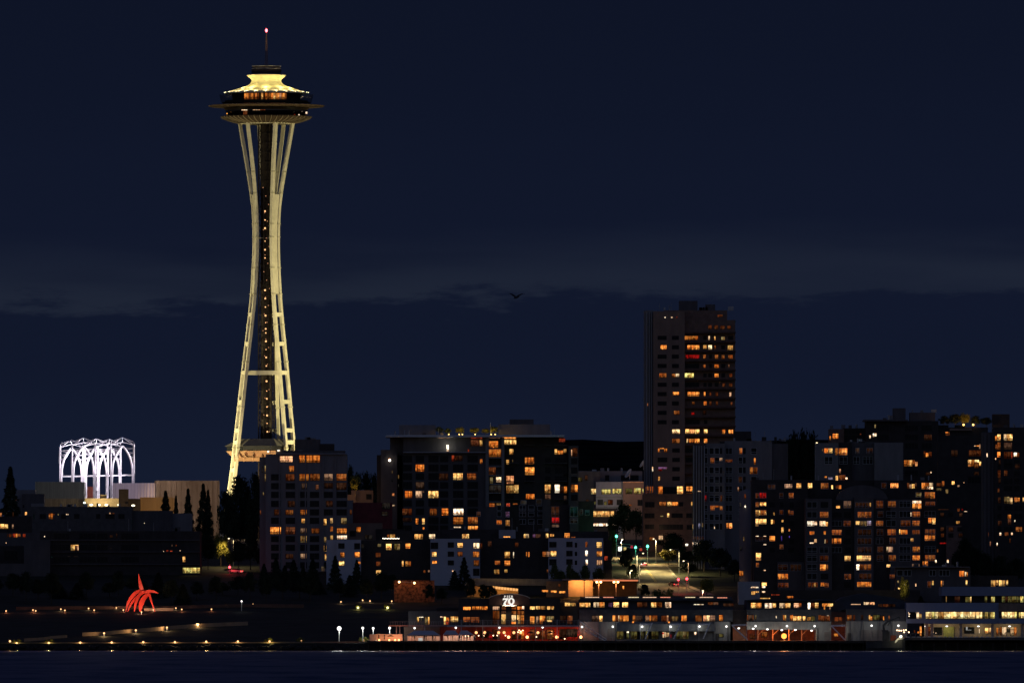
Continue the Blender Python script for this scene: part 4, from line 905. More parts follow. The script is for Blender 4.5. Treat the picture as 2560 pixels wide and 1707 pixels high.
# ================================================================== trees
def leaf_mesh(name, kind, seed, n, col):
    r = random.Random(seed); b = MB()
    if kind == 'conifer':
        for i in range(n):
            u = r.random() ** .8; z = .06 + .94 * u; lay = .75 + .25 * math.sin(u * 46)
            rad = (1 - u) ** .85 * .5 * lay * (.35 + .65 * math.sqrt(r.random())) + .006
            a = r.uniform(0, 6.283); c = Vector((rad * math.cos(a), rad * math.sin(a), z - rad * .12)); s = .075 * (1.15 - .6 * u)
            d = Vector((math.cos(a), math.sin(a), r.uniform(-.7, .1))).normalized(); w_ = Vector((-math.sin(a), math.cos(a), r.uniform(-.4, .4)))
            b.quad(c - w_ * s * .6, c + d * s * .4 - w_ * s * .1, c + w_ * s * .6, c + d * s * 1.7)
    else:
        cl = []
        nc = 26 if kind == 'round' else 14
        for i in range(nc):
            a = r.uniform(0, 6.283); v = r.uniform(-.75, 1); q = math.sqrt(max(0, 1 - v * v)) * r.uniform(.35, 1)
            cl.append((Vector((.36 * q * math.cos(a), .36 * q * math.sin(a), .60 + .30 * v)), r.uniform(.10, .19)))
        if kind == 'bush': cl = [(Vector((c.x * 1.25, c.y * 1.25, (c.z - .25) * .9)), s) for c, s in cl]
        for i in range(n):
            c0, rr = r.choice(cl); d = Vector((r.gauss(0, 1), r.gauss(0, 1), r.gauss(0, 1))).normalized()
            c = c0 + d * rr * (.4 + .7 * r.random()); c.z = max(.02, c.z)
            w1 = Vector((r.gauss(0, 1), r.gauss(0, 1), r.gauss(0, 1))).normalized(); w2 = w1.cross(d).normalized(); s = r.uniform(.018, .038)
            b.quad(c - w1 * s, c - w2 * s * .7, c + w1 * s, c + w2 * s * .7)
    me = b.mesh(name, None); me.materials.append(col); return me
LEAFD = mat('conifer_needles', (.030, .040, .022), var=.5, scale=1.5, spec=.1)
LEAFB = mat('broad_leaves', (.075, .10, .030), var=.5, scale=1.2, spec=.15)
LEAFLIT = mat('lamplit_leaves', (.17, .16, .035), var=.45, scale=1.2, spec=.15)  # lamplight's yellow is put into this brighter leaf colour
BARK = mat('bark', (.06, .045, .03), var=.3)
PROTO = dict(conifer=leaf_mesh('conifer_crown', 'conifer', 1, 2600, LEAFD), conifer2=leaf_mesh('conifer_crown', 'conifer', 9, 2200, LEAFD),
             round=leaf_mesh('round_crown', 'round', 2, 3000, LEAFD), round2=leaf_mesh('round_crown', 'round', 12, 2600, LEAFB), lit=leaf_mesh('round_crown', 'round', 22, 3000, LEAFLIT), bush=leaf_mesh('bush_crown', 'bush', 3, 1500, LEAFB), bushy=leaf_mesh('bush_crown', 'bush', 4, 1700, LEAFLIT))
tk = MB().tube([(0, 0, -.04), (.004, 0, .3), (0, .003, .62), (0, 0, .92)], [.022, .016, .010, .002], 7)
for k in range(7):
    a = k * 2.4; z = .34 + k * .06; tk.tube([(0, 0, z), (.13 * math.cos(a), .13 * math.sin(a), z + .10), (.24 * math.cos(a), .24 * math.sin(a), z + .15)], [.008, .005, .001], 5)
TRUNK = tk.mesh('trunk', BARK)
def tree(px, ptop, Yt, wpx, kind, label, group, base=None, cat='tree', pbase=None):
    zb = gz(Yt) if base is None else base
    h = Z(ptop, Yt) - zb; wd = wpx * Yt / F
    nm = dict(conifer='conifer_tree', conifer2='conifer_tree').get(kind, 'bush' if kind.startswith('bush') else 'broadleaf_tree')
    root = thing(nm, label, cat, (X(px, Yt), Yt, zb), group)
    sx = wd / (.98 if kind.startswith('con') else .95)
    for me, n in ((PROTO[kind], 'crown'), (TRUNK, 'trunk')):
        o = bpy.data.objects.new(n, me); C.objects.link(o); o.parent = root; o.rotation_euler[2] = random.uniform(0, 6)
        if kind.startswith('bush') and n == 'trunk': o.scale = (sx, sx, h * .5)
        else: o.scale = (sx, sx, h / (1.0 if kind.startswith('con') else (.96 if not kind.startswith('bush') else .62)))
    return root
GT = 'trees in front of the tan concrete wall'
tree(26, 1166, 4190, 74, 'conifer', 'broad dark conifer standing left of the white arches', 'conifers on the left')
for px, pt, wpx, lb in ((414, 1226, 38, 'blunt dark conifer, leftmost against the tan wall'), (440, 1238, 20, 'smallest pointed conifer against the tan wall'), (470, 1221, 30, 'slender pointed conifer standing alone against the tan wall'),
                        (508, 1208, 34, 'tallest pointed conifer against the tan wall'), (520, 1224, 26, 'conifer joined to the right side of the tallest one')):
    tree(px, pt, 4165, wpx * 1.5, 'conifer' if px != 440 else 'conifer2', lb, GT)
for px, pt, Yt, wpx in ((565, 1232, 4120, 62), (600, 1196, 4110, 74), (640, 1190, 4105, 52), (575, 1260, 4080, 60), (622, 1250, 4085, 66)):
    tree(px, pt, Yt, wpx, 'round', 'dark tree between the tan wall and the grey block', 'dark trees beside the tower foot')
for px, pt, wpx in ((596, 1356, 48), (626, 1340, 56), (652, 1372, 40), (520, 1338, 44)):
    tree(px, pt, 3935, wpx, 'round', 'dark leafy tree below the grey apartment block', 'dark trees below the grey block')
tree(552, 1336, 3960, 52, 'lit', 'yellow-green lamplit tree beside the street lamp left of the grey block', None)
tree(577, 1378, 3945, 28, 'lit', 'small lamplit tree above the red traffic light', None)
for px, pt, wpx in ((690, 1392, 44), (734, 1398, 50), (782, 1394, 46), (712, 1412, 40), (758, 1414, 36), (660, 1408, 40)):
    tree(px, pt, 3835, wpx, 'conifer2', 'dark conifer at the foot of the grey apartment block', 'conifers under the grey block')
for px, pt, wpx, lb in ((838, 1388, 44, 'dark conifer in front of the leftmost white box'), (892, 1398, 40, 'dark conifer at the right corner of the leftmost white box'), (1160, 1392, 46, 'dark conifer in front of the middle white box'),
                        (1136, 1425, 40, 'low dark conifer left of the one before the middle white box')):
    tree(px, pt, 3825, wpx, 'conifer', lb, 'conifers before the white boxes')
for px, pt, wpx in ((1386, 1412, 34), (1424, 1410, 30), (1462, 1414, 34), (1496, 1420, 40), (1402, 1428, 40), (1440, 1430, 40)):
    tree(px, pt, 3822, wpx, 'round2', 'dark rounded garden tree in front of the right-hand white box', 'garden trees before the white box')
rr = random.Random(11)
for i in range(30):
    px = -10 + i * 34 + rr.uniform(-12, 12)
    tree(px, rr.uniform(1442, 1466) if 420 < px < 520 else rr.uniform(1428, 1462), rr.uniform(3745, 3800), rr.uniform(40, 64), rr.choice(['round', 'conifer2', 'round']), 'black tree on the unlit slope above the park', 'black trees on the park slope')
for px, pt, Yt, wpx in ((874, 1172, 4180, 36), (893, 1190, 4176, 46), (915, 1187, 4182, 50), (936, 1192, 4178, 44)):
    tree(px, pt, Yt, wpx, 'round', 'dark tree against the sky left of the wide condominium', 'trees in the gap')
for px, pt, wpx, Yt in ((1983, 1090, 50, 4190), (2008, 1086, 60, 4194), (2032, 1092, 50, 4188), (1974, 1110, 50, 4180), (2022, 1120, 70, 4176)):
    tree(px, pt, Yt, wpx, 'round', 'skyline tree between the slate block and the pale block', 'skyline trees at upper right')
tree(888, 1188, 4052, 30, 'lit', 'small uplit tree on the terrace between the apartment blocks', None, base=Z(1237, 4052))
light('POINT', (X(886, 4049), 4049.5, Z(1235, 4049)), 450, (1, .55, .18), None, .3)
# roof garden
for px, pt, wpx, kd in ((1098, 1067, 26, 'round2'), (1120, 1071, 26, 'round2'), (1150, 1068, 30, 'lit'), (1187, 1069, 28, 'lit'), (1214, 1071, 24, 'lit'), (1234, 1066, 28, 'lit')):
    tree(px, pt, 4054, wpx, kd, 'small uplit tree in the roof garden of the wide condominium', 'roof garden trees', base=Z(1087, 4054))
for px in (1122, 1148, 1156, 1188, 1228, 1238):
    l_ = thing('uplight', 'small garden uplight on the flat roof of the wide condominium', 'lamp', (X(px, 4048.5), 4048.5, Z(1086.5, 4048.5)), 'roof garden uplights')
    MB().ball((X(px, 4048.5), 4048.5, Z(1085.6, 4048.5)), .22, 6).build('lens', emat('warm_lens', (1, .6, .15), 4), l_)
    light('POINT', (X(px, 4050), 4050.5, Z(1084, 4050)), 130, (1, .62, .14), l_, .2)
for px, pt, wpx, kd in ((2360, 1040, 34, 'round'), (2388, 1036, 40, 'round'), (2412, 1034, 36, 'lit'), (2440, 1040, 36, 'round'), (2466, 1044, 34, 'round')):
    tree(px, pt, 4157, wpx, kd, 'roof garden tree on the skyline beside the box-shaped plant rooms', 'roof trees at upper right', base=Z(1068, 4157))
for px, p in ((2409, 420), (2433, 140)):
    l_ = thing('uplight', 'bright uplight under the tallest roof garden tree' if px == 2409 else 'smaller roof garden uplight right of the bright one', 'lamp', (X(px, 4151), 4151, Z(1063, 4151)), None)
    MB().ball((X(px, 4151), 4151, Z(1061.5, 4151)), .35, 6).build('lens', emat('warm_lens', (1, .6, .15), 4), l_)
    light('POINT', (X(px, 4152), 4152.5, Z(1058, 4152)), p * 1.1, (1, .5, .13), l_, .3)
MB().box(X(2482, 4158), X(2524, 4158), 4158, 4166, Z(1068, 4158), Z(1035, 4158)).build('plant_room', BLACKC, LB)
for px, pt, Yt, wpx in ((2412, 1350, 3842, 60), (2436, 1372, 3838, 56), (2395, 1380, 3836, 44), (2462, 1385, 3834, 50), (2500, 1392, 3838, 60), (2540, 1398, 3832, 60)):
    tree(px, pt, Yt, wpx, 'round', 'dark tree on the slope below the far right tower', 'dark trees at lower right')
tree(2262, 1446, 3735, 34, 'lit', 'small tree hung with lights in front of the long low building', None)
light('POINT', (X(2252, 3728), 3730, Z(1466, 3728)), 380, (1, .8, .35), None, .2)
tree(2302, 1488, 3545, 22, 'conifer2', 'little white-sparkling tree on the terrace of the white offices', None, base=Z(1507, 3545))

# ================================================================== street scene
tree(1566, 1374, 3905, 40, 'round', 'dense clipped dark tree left of the steep street', None)
tree(1532, 1326, 3998, 34, 'round2', 'leafy tree glowing green behind the leftmost green signal', None)
tree(1582, 1412, 3860, 36, 'round', 'lower dark tree beside the top edge of the steep street', None)
for px, pt, Yt, wpx in ((1560, 1262, 4250, 80), (1590, 1278, 4240, 70), (1530, 1290, 4260, 40)):
    tree(px, pt, Yt, wpx, 'round2', 'tall dark tree in front of the office with green windows', 'trees by the green-windowed office')
tree(1681, 1334, 4010, 84, 'round', 'broad dark tree right of the crossing', None)
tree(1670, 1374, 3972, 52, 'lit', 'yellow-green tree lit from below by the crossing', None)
for px, pt, Yt, wpx in ((1722, 1378, 3960, 60), (1760, 1352, 3925, 86), (1800, 1372, 3900, 70), (1722, 1408, 3900, 54), (1836, 1400, 3870, 50)):
    tree(px, pt, Yt, wpx, 'round', 'dark leafy tree massed between the street and the slate block', 'dark trees right of the street')
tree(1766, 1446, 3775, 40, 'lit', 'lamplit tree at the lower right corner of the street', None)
tree(1610, 1461, 3768, 36, 'round', 'dark shrub at the lower left corner of the street', None)
tree(1640, 1478, 3722, 60, 'bush', 'dark bush at the bottom of the street', None, cat='bush')
tree(1671, 1471, 3718, 34, 'bushy', 'bright yellow-green bush at the bottom of the street', None, cat='bush')
def street_lamp(px, ptop, pbase, Yl, power, label, arm=8, col=(1, .72, .36), group='street lamps', r=.3, head=True, g=None):
    zb = gz(Yl) if g is None else g
    root = thing('street_lamp', label, 'lamp', (X(px, Yl), Yl, zb), group)
    top = Z(ptop, Yl); xa = X(px + arm, Yl)
    MB().tube([(X(px, Yl), Yl, zb - .3), (X(px, Yl), Yl, top - .3), (X(px + arm * .3, Yl), Yl, top), (xa, Yl, top)], [.13, .10, .07, .06], 7).build('pole', METALG, root)
    MB().ball((xa, Yl, top - .2), r, 8, .6).build('lamp_head', emat('lamp_white', (1, .78, .45), 2.2), root)
    if power: light('SPOT', (xa, Yl - .1, top - .55), power * 1.6, col, root, .25, aim=(xa, Yl - .1, zb), ang=171, blend=.5)
    return root
street_lamp(1553, 1346, 1400, 4040, 8000, 'street lamp over the left side of the crossing', arm=3, col=(1, .68, .28))
street_lamp(1575, 1424, 1474, 3790, 1200, 'small street lamp beside the orange lit garage', arm=4)
street_lamp(1640, 1345, 1400, 3975, 9500, 'street lamp at the right corner of the crossing', arm=-6, col=(1, .66, .25))
street_lamp(1698, 1372, 1400, 3908, 9500, 'slim pole lamp beside the broad dark tree', arm=-22, col=(1, .78, .32))
street_lamp(1592, 1381, 1400, 3925, 9000, 'street lamp added behind the clipped dark tree to light the slope', arm=16, col=(1, .78, .34))  # added lamp, filling the dark stretch of road with light
street_lamp(1598, 1405, 1466, 3850, 2600, 'tall black pole lamp at the left kerb of the steep street', arm=14, col=(1, .74, .34))
street_lamp(1721, 1400, 1460, 3830, 3200, 'street lamp on the right side below the red signals', arm=-12, col=(1, .55, .22))
street_lamp(1756, 1474, 1486, 3745, 1500, 'low orange lamp under the corner tree', arm=1, col=(1, .45, .2))
street_lamp(2038, 1105, 1190, 4085, 0, 'tall street lamp before the pale grey block on the ridge', arm=4)
street_lamp(584, 1344, 1400, 3955, 3000, 'tall street lamp left of the grey apartment block', arm=-12, col=(1, .7, .3))
def signal(px, py, Yl, c, label, pole=True, col=None):
    zb = gz(Yl); root = thing('traffic_light', label, 'traffic light', (X(px, Yl), Yl, zb), 'traffic lights')
    x, z = X(px, Yl), Z(py, Yl)
    MB().box(x - .22, x + .22, Yl + .02, Yl + .3, z - .75, z + .55).build('housing', mat('signal_black', (.02, .02, .02)), root)
    MB().ball((x, Yl - .08, z), .38, 10).build('lens', emat('signal_' + c, (.10, 1, .55) if c == 'green' else (1, .05, .07), 7), root)
    light('POINT', (x, Yl - .9, z), 550 if c == 'green' else 260, (.1, 1, .5) if c == 'green' else (1, .05, .05), root, .1)
    if pole: MB().tube([(x, Yl + .2, zb - .2), (x, Yl + .2, z + .8)], .09, 6).build('pole', METALG, root)
    return root
signal(1541, 1340, 3990, 'green', 'large green traffic light left of the crossing, highest of the three')
signal(1589, 1368, 4030, 'green', 'small green traffic light in the middle of the crossing')
signal(1619, 1365, 3990, 'green', 'green traffic light right of the crossing')
signal(1696, 1448, 3800, 'red', 'red traffic light nearer the dark red car')
signal(1717, 1446, 3798, 'red', 'red traffic light farther right beside the trees')
signal(574, 1417, 3915, 'red', 'red traffic light under the small lamplit tree at left')
wr = thing('signal_wires', 'span wires stretched across the crossing between the signal poles', 'wire', (X(1541, 3992), 3992, gz(3992)))
MB().tube([P(1541, 1357, 3992), P(1575, 1361, 3995), P(1605, 1366, 3998)], .06, 5).tube([P(1541, 1362, 3990), P(1565, 1366, 3992), P(1600, 1372, 3995)], .05, 5).build('wire', METALG, wr)
def sign(px, py, w_, h_, Yl, m, label):
    root = thing('street_sign', label, 'sign', (X(px, Yl), Yl, Z(py, Yl) - h_ / 2), 'signs over the crossing')
    MB().box(X(px, Yl) - w_ / 2, X(px, Yl) + w_ / 2, Yl, Yl + .08, Z(py, Yl) - h_ / 2, Z(py, Yl) + h_ / 2).build('panel', m, root)
    MB().box(X(px, Yl) - .03, X(px, Yl) + .03, Yl + .1, Yl + .16, Z(py, Yl), Z(1364, Yl)).build('hanger', METALG, root)
sign(1550, 1371.5, 1.15, 1.4, 3991, emat('sign_white', (1, .98, .8), 1.6), 'bright white lit sign hanging over the crossing')
sign(1562.5, 1371.5, .85, 1.05, 3991.5, emat('sign_yellow', (.6, .45, .15), 1.0), 'dim yellow sign right of the bright white one')
sign(1579.5, 1366.5, .75, .85, 3993, emat('sign_red', (.30, .02, .04), 1.0), 'dark red sign hanging nearest the middle signal')
sign(1602, 1373, .85, .85, 3994, emat('sign_red2', (.38, .05, .03), 1.0), 'dark red sign left of the right green signal')
def car(px, py, label, paint, yaw, lights):
    p = hit(px, py); root = thing('parked_car' if not lights else 'car', label, 'car', (p.x, p.y, gz(p.y)), 'cars on the steep street')
    def pr(poly, y0, y1, n, m, bev=0):
        b = MB(); k = len(b.v); N = len(poly)
        b.v += [(y0, x, z) for x, z in poly] + [(y1, x, z) for x, z in poly]
        b.f.append(tuple(range(N))[::-1]); b.f.append(tuple(range(N, 2 * N)))
        for i in range(N): j = (i + 1) % N; b.f.append((i, j, N + j, N + i))
        o = bpy.data.objects.new(n, b.mesh(n, m)); C.objects.link(o); o.parent = root
        md = o.modifiers.new('bevel', 'BEVEL'); md.width = .07; md.segments = 2
        return o
    pr([(-2.2, .35), (2.2, .35), (2.25, .75), (1.9, .98), (-2.1, 1.02), (-2.28, .8)], -.9, .9, 'body', paint)
    pr([(-1.75, 1.0), (1.2, .98), (.55, 1.48), (-1.1, 1.52)], -.74, .74, 'cabin', mat('car_glass', (.02, .02, .025), rough=.1))
    for sx in (-.86, .86):
        for sy in (-1.4, 1.4):
            b = MB(); b.lathe([(.01, -.1), (.33, -.1), (.33, .1), (.01, .1)], 16); o = bpy.data.objects.new('wheel', b.mesh('wheel', mat('tyre', (.02, .02, .02)))); C.objects.link(o)
            o.parent = root; o.location = (sx, sy, .33); o.rotation_euler = (0, math.radians(90), 0)
    for sx in (-.66, .66):
        b = MB().ball((0, 0, 0), .16, 8, .7); o = bpy.data.objects.new('rear_light', b.mesh('rear_light', emat('tail_red', (1, .06, .05), 4) if lights != 'head' or sx > 0 else emat('head_white', (1, .9, .7), 8))); C.objects.link(o); o.parent = root; o.location = (sx, -2.27, .78)
    b = MB().box(-.25, .25, -.02, .02, -.08, .08); o = bpy.data.objects.new('number_plate', b.mesh('number_plate', emat('plate_lit', (1, .8, .6), .6))); C.objects.link(o); o.parent = root; o.location = (0, -2.29, .6)
    root.rotation_euler = (math.radians(3.0), 0, math.radians(yaw))
    light('POINT', (0, -3.2, .7), 60, (1, .1, .08), None, .1).parent = root
car(1610, 1415, 'silver car with glowing rear lights stopped at the crossing line', mat('silver_paint', (.55, .54, .52), rough=.3, var=.02, metal=.4), -4, 'head')
car(1684, 1465, 'dark red car with its rear lights on at the right kerb of the street', mat('maroon_paint', (.08, .012, .014), rough=.25, var=.02), 20, 'tail')
car(588, 1432, 'white car waiting by the red light at left', mat('white_car', (.5, .5, .5), rough=.3, var=.02), 60, 'tail')

# orange lit garage and walls between the street and the row house
GA = building('garage', 'flat-roofed garage glowing orange inside beside the steep street', [(1414, 1421, 1450, 3779, 12, DARKC, 'wall'), (1421, 1482, 1450, 3784, 1, mat('garage_wall', (.62, .42, .26), var=.05), 'back_wall'), (1482, 1592, 1450, 3786, 8, mat('garage_dark', (.10, .06, .035)), 'side_wall'), (1366, 1414, 1452, 3782, 10, mat('garage_side', (.14, .10, .07)), 'side_wall')], 'm: 2330 940 2352 985 O; 1900 960 1935 985 z; 1410 910 1440 950 d')
MB().box(X(1405, 3776), X(1598, 3776), 3774, 3786, Z(1449.8, 3776), Z(1446.5, 3776)).build('roof_slab', mat('roof_concrete', (.25, .2, .18)), GA)
MB().box(X(1459.5, 3781), X(1461.5, 3781), 3781, 3782, gz(3781), Z(1450, 3781)).build('pillar', mat('garage_dark', (.10, .06, .035)), GA)
for px, p in ((1436, 330), (1446, 330), (1469, 420)): light('POINT', (X(px, 3781), 3781.4, Z(1456, 3781)), p, (1, .46, .14), GA, .25)
for px in (1497, 1540):
    l_ = thing('twin_lamp', 'twin orange lamp on a post in front of the garage' + (', nearer the lit wall' if px == 1497 else ', nearer the street'), 'lamp', (X(px, 3774), 3774, gz(3774)))
    MB().tube([(X(px, 3774), 3774, gz(3774) - .3), (X(px, 3774), 3774, Z(1453, 3774))], .08, 6).bar(P(px - 5, 1453, 3774), P(px + 5, 1453, 3774), .12).build('post', mat('lamp_post_pale', (.6, .4, .3)), l_)
    for d in (-5, 5): MB().ball(P(px + d, 1454, 3774), .36, 8).build('globe', emat('sodium', (1, .50, .20), 7), l_)
    light('POINT', P(px, 1459, 3773), 420, (1, .42, .14), l_, .3)
MB().bar(P(1484, 1450.4, 3773.6), P(1595, 1450.4, 3773.6), .12, .35).build('lit_fascia', emat('fascia_orange', (.8, .22, .09), 1.0), GA)
W2 = thing('retaining_wall', 'long dark sloping retaining wall with an orange lit strip above the pier roof', 'wall', (X(1270, 3782), 3782, gz(3782)))
MB().prism([(X(1168, 3782), gz(3782) - 3), (X(1296, 3782), gz(3782) - 3), (X(1296, 3782), Z(1478, 3782)), (X(1168, 3782), Z(1462, 3782))], 3782, 3784).build('wall', mat('ochre_wall', (.26, .15, .06), var=.3, scale=.3), W2)
MB().prism([(X(1160, 3786), Z(1463, 3786)), (X(1420, 3786), Z(1463, 3786)), (X(1420, 3786), Z(1447, 3786)), (X(1175, 3786), Z(1445, 3786))], 3786, 3796).build('canopy', mat('slate_canopy', (.09, .10, .12), var=.2, stretch=(4, 1, 1)), W2)
for i in range(9):
    x0 = 1231 + i * 7.2; MB().bar(P(x0, 1467.3 + i * .75, 3780), P(x0 + 6.3, 1467.9 + i * .75, 3780), .1, .75).build('strip_lamp', emat('strip_orange', (1, .46, .14), 1.1), W2)
light('POINT', P(1262, 1475, 3776), 1500, (1, .55, .16), W2, .4); light('POINT', P(1215, 1464, 3776), 500, (1, .5, .16), W2, .4)
BW = thing('ivy_wall', 'red brick wall overgrown with ivy under two orange lamps', 'wall', (X(1036, 3756), 3756, gz(3756)))
MB().box(X(985, 3756), X(1086, 3756), 3756, 3758, gz(3756) - 3, Z(1450, 3756)).build('brick_wall', mat('ivy_brick', (.20, .08, .035), var=.85, scale=1.3), BW)
for px, py in ((998, 1454), (1036, 1456.5)):
    MB().ball(P(px, py, 3754), .34, 8).build('lamp', emat('sodium', (1, .50, .20), 7), BW); light('POINT', P(px, py + 4, 3753), 60, (1, .38, .12), BW, .3)
MB().tube([P(998, 1453, 3754), P(1036, 1455.5, 3754)], .08, 5).build('wire', METALG, BW)
light('POINT', P(1066, 1475, 3752), 50, (1, .36, .12), BW, .3)
for px, pt in ((1176, 1446), (1208, 1462), (1228, 1466), (1104, 1470), (1072, 1462)): tree(px, pt, 3746, 36, 'round', 'dark shrub behind the pier roof beside the retaining wall', 'shrubs behind the pier roof')
for i, px in enumerate((1362, 1384, 1405)): 
    l_ = thing('low_lamp', 'cluster of small orange lights low beside the garage', 'lamp', P(px, 1478 + i, 3760), 'low orange lights')
    window(l_, px - 7, 1474 + i * 1.5, px + 8, 1479 + i * 1.5, 'O', 3760, bars=False, name='lens')

# ================================================================== sculpture park
PARKW = mat('path_wall', (.32, .23, .15), var=.15, scale=.5)
def wall_run(pts, hpx, label, m=PARKW):
    """pts along the top in pixels with the depth found on the ground"""
    g = [hit(px, py + hpx) for px, py in pts]
    root = thing('park_wall', label, 'wall', tuple(g[0]))
    b = MB()
    for (a, pa), (c, pc) in zip(zip(g, pts), list(zip(g, pts))[1:]):
        za, zc = Z(pa[1], a.y), Z(pc[1], c.y); k = len(b.v)
        b.v += [(a.x, a.y, gz(a.y) - .5), (c.x, c.y, gz(c.y) - .5), (c.x, c.y, zc), (a.x, a.y, za), (a.x, a.y + .35, gz(a.y) - .5), (c.x, c.y + .35, gz(c.y) - .5), (c.x, c.y + .35, zc), (a.x, a.y + .35, za)]
        b.f += [tuple(k + i for i in q) for q in ((0, 3, 2, 1), (4, 5, 6, 7), (0, 1, 5, 4), (1, 2, 6, 5), (2, 3, 7, 6), (3, 0, 4, 7))]
    b.build('wall', m, root, origin=tuple(g[0])); return root
wall_run([(60, 1595), (110, 1592), (128, 1589), (168, 1586)], 7, 'low pale path wall near the left shore')
wall_run([(206, 1580), (260, 1578), (300, 1574), (350, 1570), (400, 1566), (445, 1562), (500, 1558), (560, 1555), (620, 1553)], 9, 'long low wall along the rising park path')
wall_run([(360, 1519.5), (400, 1519), (434, 1518.5)], 6.5, 'short bright lit wall beside the red sculpture', mat('pale_stone', (.5, .38, .24), var=.1))
wall_run([(40, 1516), (160, 1514.5), (300, 1514), (440, 1513), (620, 1509), (760, 1510)], 8, 'long dark terrace wall behind the upper park lamps', mat('dark_stone', (.12, .07, .05), var=.2))
wall_run([(-20, 1606), (200, 1605), (400, 1604.5), (600, 1604), (780, 1603), (930, 1602)], 3.5, 'low shore wall along the waterfront path', mat('dark_stone2', (.22, .15, .10), var=.2))
def park_lamp(px, py, power, label, col=(1, .62, .28), r=.28, group='small park lamps', hpx=4, ec=(1, .50, .20)):
    power *= 2.2; g = hit(px, py + hpx); root = thing('park_lamp', label, 'lamp', tuple(g), group); z = Z(py, g.y - .2)
    MB().tube([(g.x, g.y, g.z - .2), (g.x, g.y, z)], .06, 5).build('post', METALG, root)
    MB().ball((g.x, g.y - .05, z), r, 8).build('globe', emat('park_glow_%d' % int(ec[2] * 100), ec, 2.6), root)
    if power: light('POINT', (g.x, g.y - .55, z + .12), power, col, root, .12)
UP = [('B', 380, 940), ('B', 412, 950), ('B', 702, 930), ('B', 748, 944), ('B', 1022, 922), ('B', 1086, 942), ('B', 1342, 915), ('B', 1422, 940), ('B', 1658, 908), ('B', 1632, 963), ('B', 1768, 938), ('b', 222, 900), ('b', 343, 933), ('b', 275, 918), ('b', 686, 932), ('b', 853, 884), ('b', 1165, 876), ('p', 426, 255), ('p', 745, 232), ('p', 853, 243), ('p', 1172, 246), ('B', 70, 951)]
for tg, x, y in UP:
    px, py = TX(tg, x, y); red = tg in 'Bb' and y > 930
    park_lamp(px, py, 42 if red else 26, 'small lamp in the upper row of park lights behind the lawn' , (1, .30, .12) if red else (1, .62, .3), r=.2 if tg != 'p' else .2)
for tg, x, y in (('B', 1200, 1208), ('B', 1566, 1174), ('b', 172, 1142), ('b', 535, 1108)):
    px, py = TX(tg, x, y); park_lamp(px, py, 150, 'lamp on the long low wall of the rising path', group='path wall lamps', hpx=7)
for i, (tg, x, y) in enumerate((('B', 115, 1300), ('B', 192, 1322), ('B', 562, 1320), ('B', 926, 1316), ('B', 1288, 1314), ('B', 1652, 1310), ('b', 264, 1310), ('b', 625, 1305), ('b', 990, 1303), ('b', 1356, 1302), ('b', 1718, 1297), ('p', 758, 825))):
    px, py = TX(tg, x, y); yel = i in (1, 2, 9, 10, 11)
    park_lamp(px, py, 70, 'lamp on the waterfront path just above the water' + (', yellow among leaves' if yel else ''), (1, .8, .25) if yel else (1, .6, .25), r=.30, group='waterfront path lamps', hpx=4, ec=(1, .72, .20) if yel else (1, .50, .20))
    if yel: 
        g = hit(px, py + 5); tree(px + random.uniform(-3, 3), py - 9, g.y + 1.6, 22, 'bushy', 'small lamplit bush on the waterfront path', 'lamplit shore bushes', cat='bush')
for px, py in ((895, 1518), (969, 1518)):
    park_lamp(px, py, 60, 'yellow lamp glowing inside a bush on the park slope', (1, .85, .2), r=.34, group='yellow slope lamps', ec=(1, .9, .35)); g = hit(px, py + 4); tree(px, py - 7, g.y + 1.5, 22, 'bushy', 'bush around a yellow lamp on the park slope', 'bushes round yellow lamps', cat='bush')
def mast_lamp(px, py, Yl, power, r, label, col=(.95, 1, .95), g=None, group='white mast lamps'):
    zb = gz(Yl) if g is None else g; root = thing('mast_lamp', label, 'lamp', (X(px, Yl), Yl, zb), group)
    MB().tube([(X(px, Yl), Yl + .1, zb - .2), (X(px, Yl), Yl + .1, Z(py, Yl))], .09, 6).build('pole', mat('mast_pale', (.45, .45, .43)), root)
    MB().ball(P(px, py, Yl), r, 12).build('globe', emat('globe_white', (1, .96, .88), 2.2), root)
    if power: light('POINT', P(px, py + 1, Yl - .7), power, col, root, .25)
for px, py, r, p, lb in ((848, 1570, .62, 900, 'brightest white mast lamp on the waterfront path'), (907, 1569, .36, 350, 'white globe lamp second from the brightest mast lamp'), (933, 1569.5, .33, 350, 'white globe lamp left of the orange kiosk'), (974, 1569, .36, 350, 'white mast lamp above the orange kiosk')):
    mast_lamp(px, py, 3512, p, r, lb, g=2.2)
mast_lamp(604, 1502, 3706, 30, .26, 'thin double lamp standing alone behind the park lawn'); 
